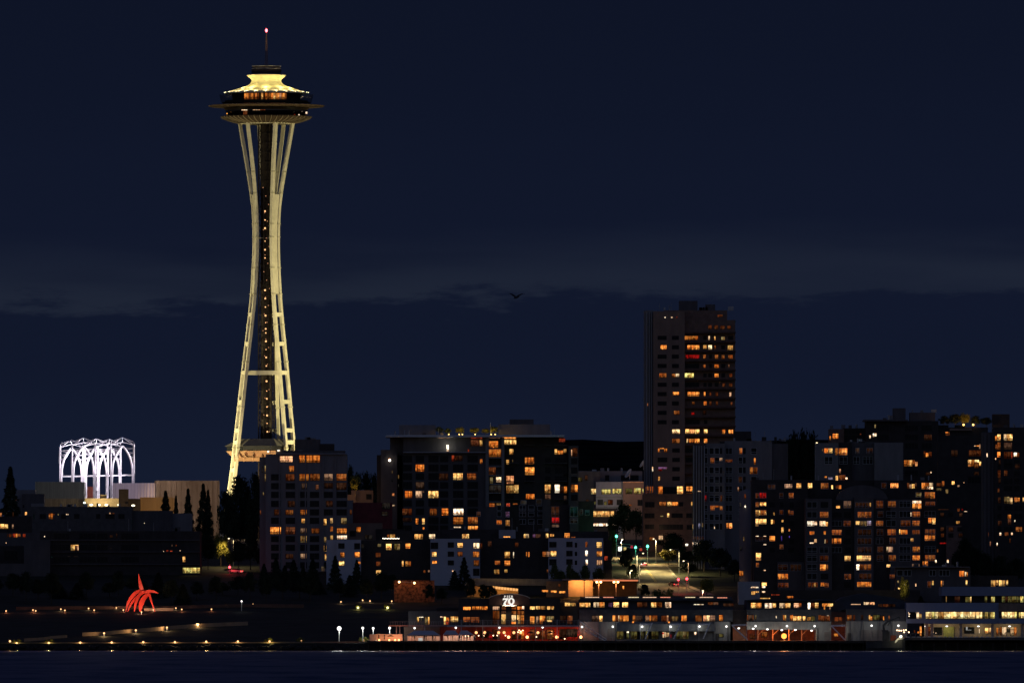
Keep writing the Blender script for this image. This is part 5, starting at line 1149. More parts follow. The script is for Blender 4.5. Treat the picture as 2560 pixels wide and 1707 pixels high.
# red steel sculpture: arched blades and an upright spike
SCU = thing('steel_sculpture', 'floodlit red steel sculpture of arched blades with one upright spike', 'sculpture', (X(355, 3703), 3703, gz(3703)))
RED = mat('red_steel', (.72, .06, .032), rough=.45, var=.05, spec=.3)
def blade(pts, wid, dy, th=.16):
    """curved tapering plate; pts in pixels, widths in pixels, dy = depth offsets in metres"""
    b = MB(); n = len(pts)
    ctr = [Vector((X(a, 3703), 3703 + d, Z(c, 3703))) for (a, c), d in zip(pts, dy)]
    fine = []; fw = []
    for i in range((n - 1) * 6 + 1):
        u = i / 6; j = min(int(u), n - 2); f = u - j
        p0, p1, p2, p3 = ctr[max(j - 1, 0)], ctr[j], ctr[j + 1], ctr[min(j + 2, n - 1)]
        fine.append(.5 * ((2 * p1) + (p2 - p0) * f + (2 * p0 - 5 * p1 + 4 * p2 - p3) * f * f + (3 * p1 - p0 - 3 * p2 + p3) * f ** 3)); fw.append((wid[j] * (1 - f) + wid[j + 1] * f) / 8.5 * 1.05)
    m = len(fine)
    for i, p in enumerate(fine):
        d = (fine[min(i + 1, m - 1)] - fine[max(i - 1, 0)]); nrm = Vector((-d.z, 0, d.x)).normalized() * fw[i] / 2
        for q, yy in ((p - nrm, -th), (p + nrm, -th), (p + nrm, th), (p - nrm, th)): b.v.append((q.x, q.y + yy, q.z))
    for i in range(m - 1):
        for k in range(4): k2 = (k + 1) % 4; b.f.append((4 * i + k, 4 * i + k2, 4 * i + 4 + k2, 4 * i + 4 + k))
    b.f.append((3, 2, 1, 0)); b.f.append(tuple(4 * (m - 1) + k for k in range(4)))
    return b
for pts, wid, dy, nm in (
    ([(315, 1528), (322, 1504), (336, 1484), (352, 1474)], [1.5, 6, 9, 5], [-2.5, -2.2, -1.2, 0], 'blade'),
    ([(320, 1528), (330, 1507), (345, 1490), (362, 1478)], [1.2, 5, 7, 5], [-3.6, -3.0, -1.4, 0], 'blade'),
    ([(337, 1528), (340, 1508), (348, 1488), (362, 1474)], [1.5, 6, 8, 5], [-4.4, -3.6, -1.6, 0], 'blade'),
    ([(351, 1528), (354, 1508), (364, 1490), (378, 1484)], [3, 12, 10, 3], [-3.2, -2.6, -1.2, 0], 'blade'),
    ([(388, 1528), (380, 1506), (374, 1488), (366, 1478)], [1.5, 4, 6, 5], [-2.8, -2.4, -1.0, 0], 'blade'),
    ([(396, 1482), (384, 1478), (372, 1477), (358, 1480)], [1, 6, 7, 5], [-.8, -.8, -.4, 0], 'blade'),
    ([(346, 1434), (349, 1450), (352, 1464), (356, 1480)], [1, 6, 9, 8], [0, 0, 0, .2], 'spike')):
    blade(pts, wid, dy).build(nm, RED, SCU)
MB().ball(P(358, 1478, 3703), 1.1, 10, .45).build('hub', RED, SCU)
light('SPOT', P(345, 1536, 3684), 26000, (1, .62, .42), SCU, .3, aim=P(352, 1490, 3703), ang=55)
light('SPOT', P(366, 1536, 3686), 20000, (1, .5, .35), SCU, .3, aim=P(362, 1490, 3703), ang=50)

# ================================================================== white arches and panelled halls
def arch_tower(px, ptop, Ya, label):
    root = thing('arch_tower', label, 'tower', (X(px, Ya), Ya, gz(Ya)), 'white lattice arch towers')
    wm = mat('arch_white', (.80, .78, .82), rough=.5, var=.03)
    cx, cy, gb = X(px, Ya), Ya, gz(Ya); a = 4.0; zt = Z(ptop, Ya); zs = zt - 2.6; zspr = zt - 12.5; apex = zt - 2.9
    b = MB(); tr = MB()
    for sx in (-1, 1):
        for sy in (-1, 1):
            x, y = cx + sx * a, cy + sy * a
            b.bar((x, y, gb), (x, y, zs), .34, .34); b.bar((x - sx * .45, y - sy * .45, gb), (x - sx * .45, y - sy * .45, zspr), .34, .34)
            b.bar((x, y, zs), (cx, cy, zt), .2)
    for ax in (0, 1):
        for s in (-1, 1):
            def pt(u, z): return (cx + u, cy + s * a, z) if ax == 0 else (cx + s * a, cy + u, z)
            for sd in (-1, 1):
                pc = []
                for i in range(13):
                    q = i / 12; pc.append((sd * (a - .5) * (1 - q ** 2.3), zspr + (apex - zspr) * (q ** .92)))
                for (u0, z0), (u1, z1) in zip(pc, pc[1:]): b.bar(pt(u0, z0), pt(u1, z1), .42, .5)
                for i in ((6, 8, 10) if s < 0 and ax == 0 else ()):
                    u, z = pc[i]; tr.bar(pt(u, z), pt(sd * a, z + .5), .13); u2, z2 = pc[i + 1]; tr.bar(pt(sd * a, z + .5), pt(u2, z2), .13)
            b.bar(pt(-a, zs), pt(0, zs + 1.0), .17); b.bar(pt(a, zs), pt(0, zs + 1.0), .17)
            pass
            b.bar(pt(0, zs + 1.0), (cx, cy, zt), .16)
    b.build('arch_frame', wm, root); tr.build('tracery', wm, root)
    MB().box(cx - a - .35, cx - a + .7, cy - a - .5, cy - a + .5, zspr - 5.6, zspr - 4.4).build('lamp_box', wm, root)
    for z, p in ((zs - 3.0, 4600), (zspr - 1, 520), (zspr - 9, 260)): light('POINT', (cx, cy, z), p, (1, .90, 1.0), root, .4)
    light('POINT', (cx - 1, cy - a - 4.5, zspr + 2), 420, (1, .88, 1.0), root, .4)
arch_tower(209, 1094, 4380, 'white lattice arch tower, second from the left and in the front row')
arch_tower(306, 1093, 4380, 'white lattice arch tower at the right end of the row')
arch_tower(241, 1096, 4391, 'white lattice arch tower in the middle of the five')
arch_tower(179, 1099, 4392, 'white lattice arch tower at the left end of the row')
arch_tower(273, 1097, 4402, 'white lattice arch tower, fourth from the left and set farthest back')
fb = thing('footbridge', 'white lit walkway strips crossing behind the arch columns', 'bridge', (X(240, 4410), 4410, gz(4410)))
MB().bar(P(150, 1191, 4410), P(335, 1187, 4410), .5, .5).build('deck', mat('arch_white', (.80, .78, .82)), fb)
light('POINT', P(200, 1200, 4404), 250, (1, .9, 1), fb, .4); light('POINT', P(300, 1200, 4404), 250, (1, .9, 1), fb, .4)
RIB = dict(stretch=(2.2, 1, .05))
def ribbed(name, x0, x1, yt, Yh, m, label, step=4.3, dep=16, col=None, rib=.25):
    root = thing(name, label, 'building', (X((x0 + x1) / 2, Yh), Yh, gz(Yh)), None)
    MB().box(X(x0, Yh), X(x1, Yh), Yh, Yh + dep, gz(Yh) - 1, Z(yt, Yh)).build('wall', m, root)
    b = MB(); x = x0
    while x < x1 - 1: b.box(X(x, Yh), X(x + 1.1, Yh), Yh - rib, Yh + .1, gz(Yh), Z(yt + .8, Yh)); x += step
    b.build('panel_ribs', m, root); return root
h1 = ribbed('exhibition_hall', 88, 210, 1204, 4370, mat('hall_green_grey', (.20, .20, .17), var=.12, **RIB), 'dim windowless ribbed hall left of the arch columns', 5.2)
h2 = ribbed('exhibition_hall', 282, 387, 1207, 4360, mat('hall_white', (.62, .56, .60), var=.12, **RIB), 'pale pink-white ribbed hall lit behind the right arches', 7.8, rib=.6)
h3 = ribbed('exhibition_hall', 387, 546, 1201, 4420, mat('hall_tan', (.38, .26, .15), var=.10, **RIB), 'tan concrete hall behind the pointed conifers', 13)
h4 = ribbed('exhibition_hall', 82, 210, 1246, 4300, mat('hall_tan2', (.24, .20, .15), var=.2, **RIB), 'low tan ribbed wall in front of the dim hall', 5)
h5 = ribbed('exhibition_hall', 350, 436, 1242.5, 4300, mat('hall_tan3', (.42, .28, .14), var=.08, **RIB), 'low ochre wall left of the pointed conifers', 8)
h6 = building('entrance_hall', 'bright ochre wall with four white ground lamps under the arches', [(212, 314, 1245, 4296, 10, mat('ochre_panel', (.55, .42, .25), var=.1), 'wall'), (216, 236, 1216, 4412, 6, mat('rust_panel', (.10, .02, .01)), 'rear_wall'), (297, 320, 1222, 4290, 6, BLACKC, 'plant_room'), (320, 350, 1246, 4294, 6, BLACKC, 'plant_room'), (250, 266, 1236, 4298, 4, mat('ochre_panel2', (.5, .38, .2)), 'plant_room')])
for i, px in enumerate((228, 247, 266, 298)):
    MB().ball(P(px, 1261.5, 4292.5), .62, 10, .55).build('ground_lamp', emat('flood_cream', (1, .9, .6), 3.5), h6); light('POINT', P(px, 1258, 4292), 420, (1, .82, .45), h6, .3)
MB().ball(P(333, 1263, 4286), .62, 10, .5).build('roof_lamp', emat('flood_cream', (1, .9, .6), 3.5), h6)
MB().ball(P(211, 1256.5, 4288), .4, 8).build('green_lamp', emat('lamp_green_white', (.75, 1, .8), 3), h6)
light('SPOT', P(480, 1300, 4330), 24000, (1, .66, .34), h3, .5, aim=P(480, 1245, 4420), ang=70)
light('SPOT', P(390, 1290, 4270), 9000, (1, .62, .25), h5, .5, aim=P(390, 1252, 4300), ang=80)
light('SPOT', P(325, 1225, 4335), 5200, (1, .80, .92), h2, .5, aim=P(330, 1225, 4360), ang=110)
light('SPOT', P(130, 1300, 4255), 5000, (1, .7, .35), h4, .5, aim=P(140, 1255, 4300), ang=90)
light('SPOT', P(165, 1250, 4335), 1500, (.85, .95, .75), h1, .5, aim=P(170, 1225, 4370), ang=90)
# ================================================================== piers and waterfront buildings
YP = 3512.0
DK = 2.7
PR = thing('pier', 'long dark timber pier with pilings carrying the waterfront sheds', 'pier', (X(1590, 3500), 3500, 0))
MB().box(X(918, 3494), X(2262, 3494), 3494, 3600, 2.05, DK).build('deck', mat('pier_timber', (.05, .04, .03), var=.3, scale=1), PR)
MB().box(X(2262, 3494), X(2640, 3494), 3494.5, 3600, 2.9, 3.62).build('deck', mat('pier_concrete', (.12, .10, .09), var=.2), PR)
MB().box(X(918, 3494), X(2640, 3494), 3499.5, 3501, -1, 2.3).build('bulkhead', mat('bulkhead_black', (.015, .013, .012)), PR)
pile = MB().tube([(0, 0, -1.5), (0, 0, 2.2)], .22, 8).mesh('piling', mat('piling_wood', (.03, .024, .018)))
for i in range(58):
    px = 922 + i * 23 * 1.28
    if px > 2600: break
    o = bpy.data.objects.new('piling', pile); C.objects.link(o); o.parent = PR; o.location = Vector((X(px, 3495.2), 3495.2, 0)) - PR.location
for i in range(23):
    x0 = 2266 + i * 13.2; MB().box(X(x0, 3494.4), X(x0 + 8.5, 3494.4), 3494.3, 3494.7, 3.66, 3.86).build('bull_rail', mat('rail_white', (.7, .66, .6)), PR)
SW = thing('seawall', 'dark rock seawall under the park shoreline', 'seawall', (X(450, 3499), 3499, 0)); r5 = random.Random(8); b = MB()
x = X(-60, 3499)
while x < X(920, 3499):
    s = r5.uniform(.7, 1.5); z = r5.uniform(.1, 1.2); b.ball((x, 3497.8 - (1.2 - z) * .5, z), s * .6, 6, .8); x += s * .55
b.box(X(-60, 3499), X(920, 3499), 3498.6, 3500, -1, 1.9); b.build('rocks', mat('wet_rock', (.022, .020, .018), var=.4, rough=.7), SW)

REDW = mat('red_front_wall', (.24, .028, .018), var=.15, scale=.8, stretch=(3, 1, .4))  # deep red base, varied in upright streaks
NB = building('pier_building', 'dark pier building with an arched gable and lit rooms above a red restaurant front',
    [(1146, 1400, 1495, YP, 40, BLACKC, 'wall', 1566), (1021, 1146, 1527, YP + 2, 38, DARKC, 'wing', 1566), (1092, 1146, 1519, YP + 6, 30, BLACKC, 'wing', 1530), (1400, 1449, 1507, YP + 3, 40, BLACKC, 'wall', 1566),
     (1100, 1449, 1566, YP + .8, 30, REDW, 'red_wall'), (1010, 1100, 1566, YP + 2, 30, BROWNC, 'rear_wall')],
    '''p: 1545 480 1570 556 y; 1572 476 1636 486 w; 1604 488 1612 548 z; 1660 480 1702 590 z; 1706 478 1726 590 y; 1886 470 1930 486 W; 1940 476 1966 590 Y; 1972 486 2014 540 O; 1972 544 2014 590 r; 2040 472 2092 550 Y; 2096 472 2146 550 Y; 2224 480 2326 550 m; 2224 330 2330 374 O; 2330 350 2345 372 d
    q: 354 324 460 372 o; 470 324 580 372 o; 660 324 756 374 O; 790 324 850 374 d; 936 324 1000 370 m; 1018 324 1084 372 o; 1088 320 1120 362 W; 1206 324 1272 368 Y; 1290 320 1356 368 Y; 1360 320 1430 368 y; 1456 322 1502 368 Y; 1506 322 1558 368 y
    q: 660 388 756 580 m; 786 436 850 582 Y; 786 390 850 434 m; 932 390 1000 446 m; 932 448 998 545 Y; 932 548 998 580 O; 1018 390 1118 446 m; 1018 448 1064 580 Y; 1068 448 1116 580 O; 1206 470 1272 580 O; 1296 470 1330 582 o; 1350 462 1390 582 O; 1392 462 1430 540 o; 1452 466 1558 518 z; 1456 522 1530 548 Y; 1758 460 1830 580 d
    q: 340 480 460 560 d; 1640 460 1740 560 e
    q: 664 668 752 800 d; 784 668 850 700 m; 936 668 1000 800 d; 1032 668 1072 800 m; 1076 668 1118 800 o; 1210 668 1270 800 d; 1296 700 1360 800 d; 1364 680 1430 800 d; 1456 668 1550 800 m; 1640 662 1735 800 e; 1742 662 1900 770 d; 1765 774 1890 788 R; 590 750 648 790 R; 1500 690 1530 716 O; 480 690 600 780 e''')
# arched gable with the sign
n = 16; cx = X(1273.5, YP); hw = X(1325, YP) - cx; b = MB()
pts = [(cx + hw * math.cos(math.pi * i / n), Z(1496, YP) + (Z(1484, YP) - Z(1496, YP)) * math.sin(math.pi * i / n) ** 1.2) for i in range(n + 1)]
b.prism([(cx + hw, Z(1512, YP))] + pts + [(cx - hw, Z(1512, YP))], YP - .6, YP + .9)
b.build('gable', mat('gable_brown', (.07, .035, .03), var=.15), NB)
b = MB()
for (x0, z0), (x1, z1) in zip(pts, pts[1:]): b.bar((x0, YP - .75, z0 + .05), (x1, YP - .75, z1 + .05), .35, .22)
b.build('gable_trim', mat('trim_grey', (.30, .28, .27)), NB)
MB().box(X(1255, YP), X(1291, YP), YP - 1.3, YP - .62, Z(1514.2, YP), Z(1511.8, YP)).build('sign_ledge', mat('ledge_white', (.7, .66, .6)), NB)
for px, p in ((1263, 90), (1273, 120), (1282, 90)): light('POINT', (X(px, YP), YP - 1.5, Z(1510.6, YP)), p, (1, .85, .62), NB, .08)
MB().box(X(1266, YP), X(1279, YP), YP - .25, YP + .1, Z(1566, YP), Z(1514, YP)).build('centre_pier', BLACKC, NB)
# sign: PIER above 70
SG = thing('sign', 'white sign lettering PIER 70 on the arched gable of the pier building', 'sign', (X(1273, YP), YP - .75, Z(1511, YP)))
sm = emat('letter_white', (1, .95, .86), 1.0)
def sx(px, py): return (X(px, YP - .8), Z(py, YP - .8))
def poly(ps, name):
    b = MB(); q = [sx(1250 + x / 39.2, 1480 + y / 39.2) for x, y in ps]
    b.prism(q, YP - .95, YP - .62); return b.build(name, sm, SG)
poly([(330, 1215), (310, 1180), (370, 1020), (450, 880), (590, 730), (360, 715), (320, 740), (295, 800), (268, 760), (280, 640), (310, 570), (800, 570), (850, 545), (800, 650), (700, 780), (600, 950), (555, 1080), (545, 1180), (400, 1185)], 'numeral_seven')
b = MB(); nn_ = 28; k = 0
for ring_, (rx, ry, ccx, ccy) in enumerate(((330, 335, 1100, 870), (125, 210, 1112, 865))):
    for yy in (YP - .95, YP - .62):
        for i in range(nn_):
            a = 2 * math.pi * i / nn_; q = sx(1250 + (ccx + rx * math.cos(a)) / 39.2, 1480 + (ccy + ry * math.sin(a)) / 39.2); b.v.append((q[0], yy, q[1]))
for i in range(nn_):
    j = (i + 1) % nn_
    b.f += [(i, j, 2 * nn_ + j, 2 * nn_ + i), (nn_ + j, nn_ + i, 3 * nn_ + i, 3 * nn_ + j), (j, i, nn_ + i, nn_ + j), (2 * nn_ + i, 2 * nn_ + j, 3 * nn_ + j, 3 * nn_ + i)]
b.build('numeral_zero', sm, SG)
def letter(strokes, name):
    b = MB()
    for x0, y0, x1, y1, w_ in strokes:
        p, q = sx(1250 + x0 / 39.2, 1480 + y0 / 39.2), sx(1250 + x1 / 39.2, 1480 + y1 / 39.2); b.bar((p[0], YP - .8, p[1]), (q[0], YP - .8, q[1]), .14, w_, side=(0, 1, 0))
    b.build(name, sm, SG)
def let(x, kind):
    S = {'P': [(0, 0, 0, 165, .13), (-28, 165, 35, 165, .07), (-28, 0, 90, 0, .09), (90, 0, 105, 45, .12), (105, 45, 90, 85, .12), (90, 85, 0, 85, .09)],
         'I': [(50, 0, 50, 165, .14), (0, 0, 100, 0, .08), (0, 165, 100, 165, .08)],
         'E': [(20, 0, 20, 165, .14), (-5, 0, 120, 0, .09), (20, 82, 95, 82, .08), (-5, 165, 125, 165, .09), (120, 0, 120, 35, .06), (125, 130, 125, 165, .06)],
         'R': [(20, 0, 20, 165, .13), (-5, 165, 50, 165, .07), (-5, 0, 110, 0, .09), (110, 0, 120, 45, .12), (120, 45, 105, 82, .12), (105, 82, 20, 82, .09), (80, 85, 130, 165, .12)]}[kind]
    letter([(a + x, b_ + 325, c + x, d + 325, w_) for a, b_, c, d, w_ in S], 'letter_' + kind.lower())
for x, k in ((440, 'P'), (670, 'I'), (870, 'E'), (1105, 'R')): let(x, k)
# balcony with rail and posts
MB().box(X(1118, 3507), X(1449, 3507), 3506.5, 3513, Z(1566, 3507), Z(1561.5, 3507)).build('balcony_floor', mat('balcony_grey', (.33, .33, .36), var=.1), NB)
b = MB(); b.box(X(1118, 3507), X(1449, 3507), 3506.6, 3506.7, Z(1551, 3507), Z(1550.2, 3507)).box(X(1118, 3507), X(1449, 3507), 3506.6, 3506.7, Z(1556, 3507), Z(1555.6, 3507))
for px in range(1120, 1449, 9): b.box(X(px, 3507), X(px + .5, 3507), 3506.6, 3506.7, Z(1561, 3507), Z(1550.4, 3507))
b.build('balcony_rail', METALG, NB)
for px in (1153, 1207, 1245, 1294, 1339, 1393, 1447): MB().bar(P(px, 1600.5, 3507), P(px, 1548, 3507), .22).build('post', METALG, NB)
WK = thing('raised_walkway', 'raised walkway with a red-lit underside running left from the pier building', 'walkway', (X(1046, 3507), 3507, DK))
MB().box(X(972, 3507), X(1118, 3507), 3506.5, 3511, Z(1564.5, 3507), Z(1562, 3507)).build('walkway_floor', mat('walk_floor', (.40, .25, .22)), WK)  # reddish floor tone carries the red light under the walkway
b = MB(); b.box(X(972, 3507), X(1118, 3507), 3506.6, 3506.7, Z(1553.6, 3507), Z(1553, 3507))
for px in range(976, 1118, 6): b.box(X(px, 3507), X(px + .5, 3507), 3506.6, 3506.7, Z(1562, 3507), Z(1553.3, 3507))
b.build('walkway_rail', METALG, WK)
for px in (991, 999.5, 1062): MB().bar(P(px, 1600.5, 3507), P(px, 1564, 3507), .24).build('post', METALG, WK)
light('POINT', P(992, 1590, 3504), 60, (1, .3, .2), WK, .2)
# uplights and lanterns on the red front
for px, p in ((1271.5, 300), (1318, 300), (1392, 220), (1452.5, 260)):
    l_ = thing('uplight', 'glowing orange-red uplight against the red restaurant wall', 'lamp', (X(px, YP - 1), YP - 1, DK), 'orange uplights on the red wall')
    MB().ball(P(px, 1591.5, YP - 1), .42, 10).build('lens', emat('uplight_orange', (1, .38, .14), 5), l_); light('POINT', P(px, 1588, YP - 1.3), p, (1, .20, .06), l_, .15)
for q in (415, 540, 745, 825, 968, 1070, 1322, 1520):
    px, py = TX('q', q, 707); l_ = thing('lantern', 'round orange lantern hanging in front of the red restaurant wall', 'lantern', P(px, py, 3506), 'orange lanterns')
    MB().ball(P(px, py, 3506), .40, 10).build('shade', emat('lantern_orange', (1, .42, .16), 2.2), l_); MB().bar(P(px, 1566, 3506), P(px, py - 2, 3506), .04).build('cord', METALG, l_)
    light('POINT', P(px, py + 2, 3505), 14, (1, .4, .12), l_, .3)
for q, y in ((258, 758), (295, 758), (390, 755), (395, 775), (450, 752), (525, 755), (665, 750), (722, 750), (845, 750), (1045, 672), (1030, 700), (1070, 690), (1100, 675), (1715, 798), (1300, 770)):
    px, py = TX('q', q, y); l_ = thing('bulb', 'small warm bulb among the tables of the pier restaurant', 'lamp', P(px, py, 3505), 'small warm bulbs'); MB().ball(P(px, py, 3505), .19, 6).build('bulb_glass', emat('bulb_warm', (1, .62, .35), 4), l_)
# globe lamps along the whole pier
def globe(px, py, Yg, label, power=420, r=.29, col=(1, .97, .9)):
    root = thing('globe_lamp', label, 'lamp', (X(px, Yg), Yg, DK), 'white globe lamps along the pier')
    MB().tube([(X(px, Yg), Yg + .1, DK), (X(px, Yg), Yg + .1, Z(py + 3, Yg))], .06, 6).build('post', METALG, root)
    MB().ball(P(px, py, Yg), r, 12).build('globe', emat('globe_white', (1, .96, .88), 2.2), root)
    light('POINT', P(px, py + 1, Yg) + Vector((0, 2.0 if 1535 < px < 1790 else 4.2, 0)), power, col, root, .3)
GL = [(1036.5, 1569), (1139.5, 1568), (1248.5, 1568), (1356.5, 1567), (1455, 1566), (1532, 1565.5), (1605.5, 1565.5), (1677, 1565.5), (1749, 1565), (1816, 1565), (1889, 1564), (1967.5, 1564), (2036.5, 1564), (2179, 1563), (2246, 1563)]
for px, py in GL: globe(px, py, 3507, 'round white globe lamp on a post along the pier front', 22 if px < 1400 else 62)
# long shed
LITG = mat('shed_lit_grey', (.21, .22, .215), var=.18, scale=.5, stretch=(1.5, 1, .5))  # paler than the walls above, with the globe lamps' light in its colour
DKM = mat('shed_middle', (.055, .06, .07), var=.25)
DKS = mat('shed_upper', (.06, .065, .08), var=.2)
SH = building('pier_shed', 'long grey two-storey pier shed lit by globe lamps, with wide ribbon windows',
    [(1448, 1832, 1501, YP + 14, 40, DKS, 'upper_storey', 1524), (1448, 1832, 1523, YP + 2, 52, DKM, 'middle_wall', 1553), (1449, 1825, 1553, YP + 1.6, 50, LITG, 'lower_wall'), (1832, 1867, 1524, YP + 4, 48, BLACKC, 'middle_wall', 1561), (1832, 1866, 1561, YP + 10, 30, BROWNC, 'recess_wall')],
    '''q: 1718 268 1790 318 Y; 1794 272 1876 318 y; 1934 270 2008 332 Y; 2012 270 2090 332 Y; 2140 262 2218 336 Y; 2222 262 2300 336 y
    r: 24 264 102 336 Y; 106 264 184 336 O; 244 270 300 336 v; 316 262 396 336 Y; 446 264 528 336 Y; 664 264 735 334 d; 740 264 810 334 e; 870 264 944 338 Y; 948 264 1026 338 m; 1076 262 1162 342 W; 1498 290 1640 300 w; 1706 262 1780 300 d; 1784 262 1856 300 d; 1930 280 2080 320 e
    r: 110 462 152 544 Y; 304 456 342 542 O; 358 456 386 542 m; 388 456 404 542 y; 406 456 456 542 o; 460 456 536 542 o; 600 456 634 560 o; 640 460 740 550 d; 784 456 838 540 m; 842 456 870 540 o; 874 456 960 540 m; 1100 456 1124 560 O; 1140 470 1170 540 e; 1174 470 1270 540 z; 1316 456 1350 540 o; 1356 456 1390 540 O
    r: 1520 456 1610 570 m; 1636 456 1680 538 o; 1684 456 1736 538 Y; 1740 456 1810 538 o; 1868 450 1924 536 o; 0 460 100 544 d; 1020 460 1096 560 d; 590 545 616 566 O; 1118 545 1142 566 O
    r: 365 690 460 800 h; 480 690 505 800 k; 510 690 540 712 w; 510 716 540 800 h; 572 690 612 800 h; 616 690 662 800 h; 666 690 712 800 k; 716 690 760 800 h; 790 685 828 800 h; 832 685 872 800 k; 876 685 922 800 h; 926 685 975 800 h; 1034 700 1084 780 Y; 1088 710 1130 770 y; 1140 735 1172 790 R; 1030 705 1056 730 R
    r: 1240 690 1286 800 h; 1290 690 1330 800 h; 1334 690 1380 800 z; 1384 690 1420 800 h; 1505 700 1532 740 w; 1870 730 1930 770 h; 500 660 560 672 z''',
    base=DK)
MB().box(X(1541, 3511), X(1788, 3511), 3510.5, 3513.4, Z(1577, 3511), Z(1559, 3511)).build('canopy', LITG, SH)
for x0, x1 in ((1448, 1530), (1530, 1612), (1612, 1690), (1690, 1765), (1765, 1834)):
    MB().prism([(X(x0, 3524), Z(1501, 3524)), (X(x1, 3524), Z(1501, 3524)), (X(x1, 3524), Z(1497.5, 3524)), (X((x0 + x1) / 2, 3524), Z(1495.2, 3524)), (X(x0, 3524), Z(1497.5, 3524))], 3524, 3560).build('roof', mat('shed_roof', (.05, .055, .065), var=.2), SH)
r6 = random.Random(2)
for i, (x0, x1) in enumerate(((1463, 1498), (1508, 1534), (1571, 1597), (1607, 1641), (1651, 1676), (1713, 1738), (1749, 1783), (1793, 1818))):
    x = x0
    while x < x1 - 2:
        wv = r6.uniform(5, 9); MB().box(X(x, 3561), X(min(x + wv, x1), 3561), 3561, 3561.3, Z(1493.2 + (i > 6) * 1, 3561), Z(1491.2 + (i > 6) * 1, 3561)).build('skylight', emat('skylight_%d' % (i % 3), ((1, .62, .40), (1, .36, .22), (1, .78, .45))[i % 3], .9), SH); x += wv + .6
MB().box(X(1450, 3562), X(1830, 3562), 3562, 3566, DK, Z(1490.4, 3562)).build('roof_monitor', DKS, SH)
for px in (1500, 1538, 1573, 1672, 1713, 1748): MB().prism([sx_ for sx_ in ((X(px - 5, 3523), Z(1496, 3523)), (X(px + 5, 3523), Z(1496.6, 3523)), (X(px + 2, 3523), Z(1495.2, 3523)), (X(px - 4, 3523), Z(1495.2, 3523)))], 3523, 3523.9).build('roof_vent', mat('vent_pale', (.7, .7, .68)), SH)
SR = building('pier_shed', 'right half of the long pier shed with an open orange-lit bay on the ground floor',
    [(1867, 2080, 1501, YP + 14, 40, DKS, 'upper_storey', 1524), (1867, 2078, 1523, YP + 2, 52, DKM, 'middle_wall', 1553), (1867, 2040, 1553, YP + 1.6, 50, LITG, 'canopy_wall', 1573), (2040, 2078, 1553, YP + 1.8, 50, LITG, 'lower_wall'),
     (1867, 2040, 1573, YP + 11, 30, mat('bay_red', (.16, .05, .03), var=.35, scale=.7), 'bay_back_wall'), (2078, 2115, 1528, YP + 5, 40, BLACKC, 'middle_wall', 1562), (2078, 2113, 1562, YP + 10, 30, mat('bay_red', (.16, .05, .03)), 'bay_back_wall'),
     (2115, 2264, 1522, YP + 2.2, 50, DKM, 'middle_wall', 1552), (2115, 2268, 1552, YP + 2, 50, LITG, 'lower_wall'), (2080, 2264, 1504, YP + 16, 36, DKS, 'upper_storey', 1524)],
    '''s: 220 272 294 346 Y; 298 272 374 346 O; 424 276 534 352 W; 536 278 586 342 Y; 640 276 718 346 y; 722 276 800 346 Y; 850 276 920 342 O; 922 276 960 330 m; 1058 272 1092 366 W; 1160 270 1212 346 Y; 1100 272 1156 340 d; 1268 280 1340 324 O; 1344 280 1424 324 Y; 1290 326 1310 366 o; 1372 326 1392 366 o
    s: 1690 288 1830 298 O; 1880 262 1960 298 Y; 1964 262 2036 298 O; 2090 290 2150 330 e; 2160 290 2240 330 d; 2250 290 2340 330 e
    s: 164 450 180 530 o; 184 450 240 530 d; 242 450 258 530 m; 280 450 300 520 z; 584 462 598 496 w; 690 450 712 530 o; 714 450 736 530 y; 796 450 838 530 o; 840 466 890 536 Y; 892 466 960 536 Y; 982 470 1018 534 Y; 1042 480 1100 536 y; 1104 470 1160 536 h; 1212 450 1250 530 m; 1250 460 1380 540 d; 1335 452 1365 464 w
    s: 1450 480 1560 540 d; 1634 450 1664 530 o; 1668 450 1700 530 m; 1720 450 1750 530 d; 1840 450 1870 520 e; 1950 450 1972 528 Y; 1974 470 2000 528 o; 2014 450 2060 520 h; 2066 450 2110 520 h; 2114 460 2180 520 e; 2160 470 2176 528 O; 2240 460 2260 520 d; 210 740 300 800 d; 380 700 460 780 m; 1440 720 1500 764 o''',
    base=DK)
for x0, x1 in ((1867, 1950), (1950, 2030), (2030, 2088)):
    MB().prism([(X(x0, 3524), Z(1501, 3524)), (X(x1, 3524), Z(1501, 3524)), (X(x1, 3524), Z(1499, 3524)), (X((x0 + x1) / 2, 3524), Z(1496, 3524)), (X(x0, 3524), Z(1499, 3524))], 3524, 3560).build('roof', mat('shed_roof', (.05, .055, .065)), SR)
MB().prism([(X(2088, 3530), Z(1505, 3530)), (X(2270, 3530), Z(1505, 3530)), (X(2235, 3530), Z(1493, 3530)), (X(2158, 3530), Z(1482, 3530)), (X(2105, 3530), Z(1493, 3530))], 3530, 3555).build('roof', mat('shed_roof', (.05, .055, .065)), SR)
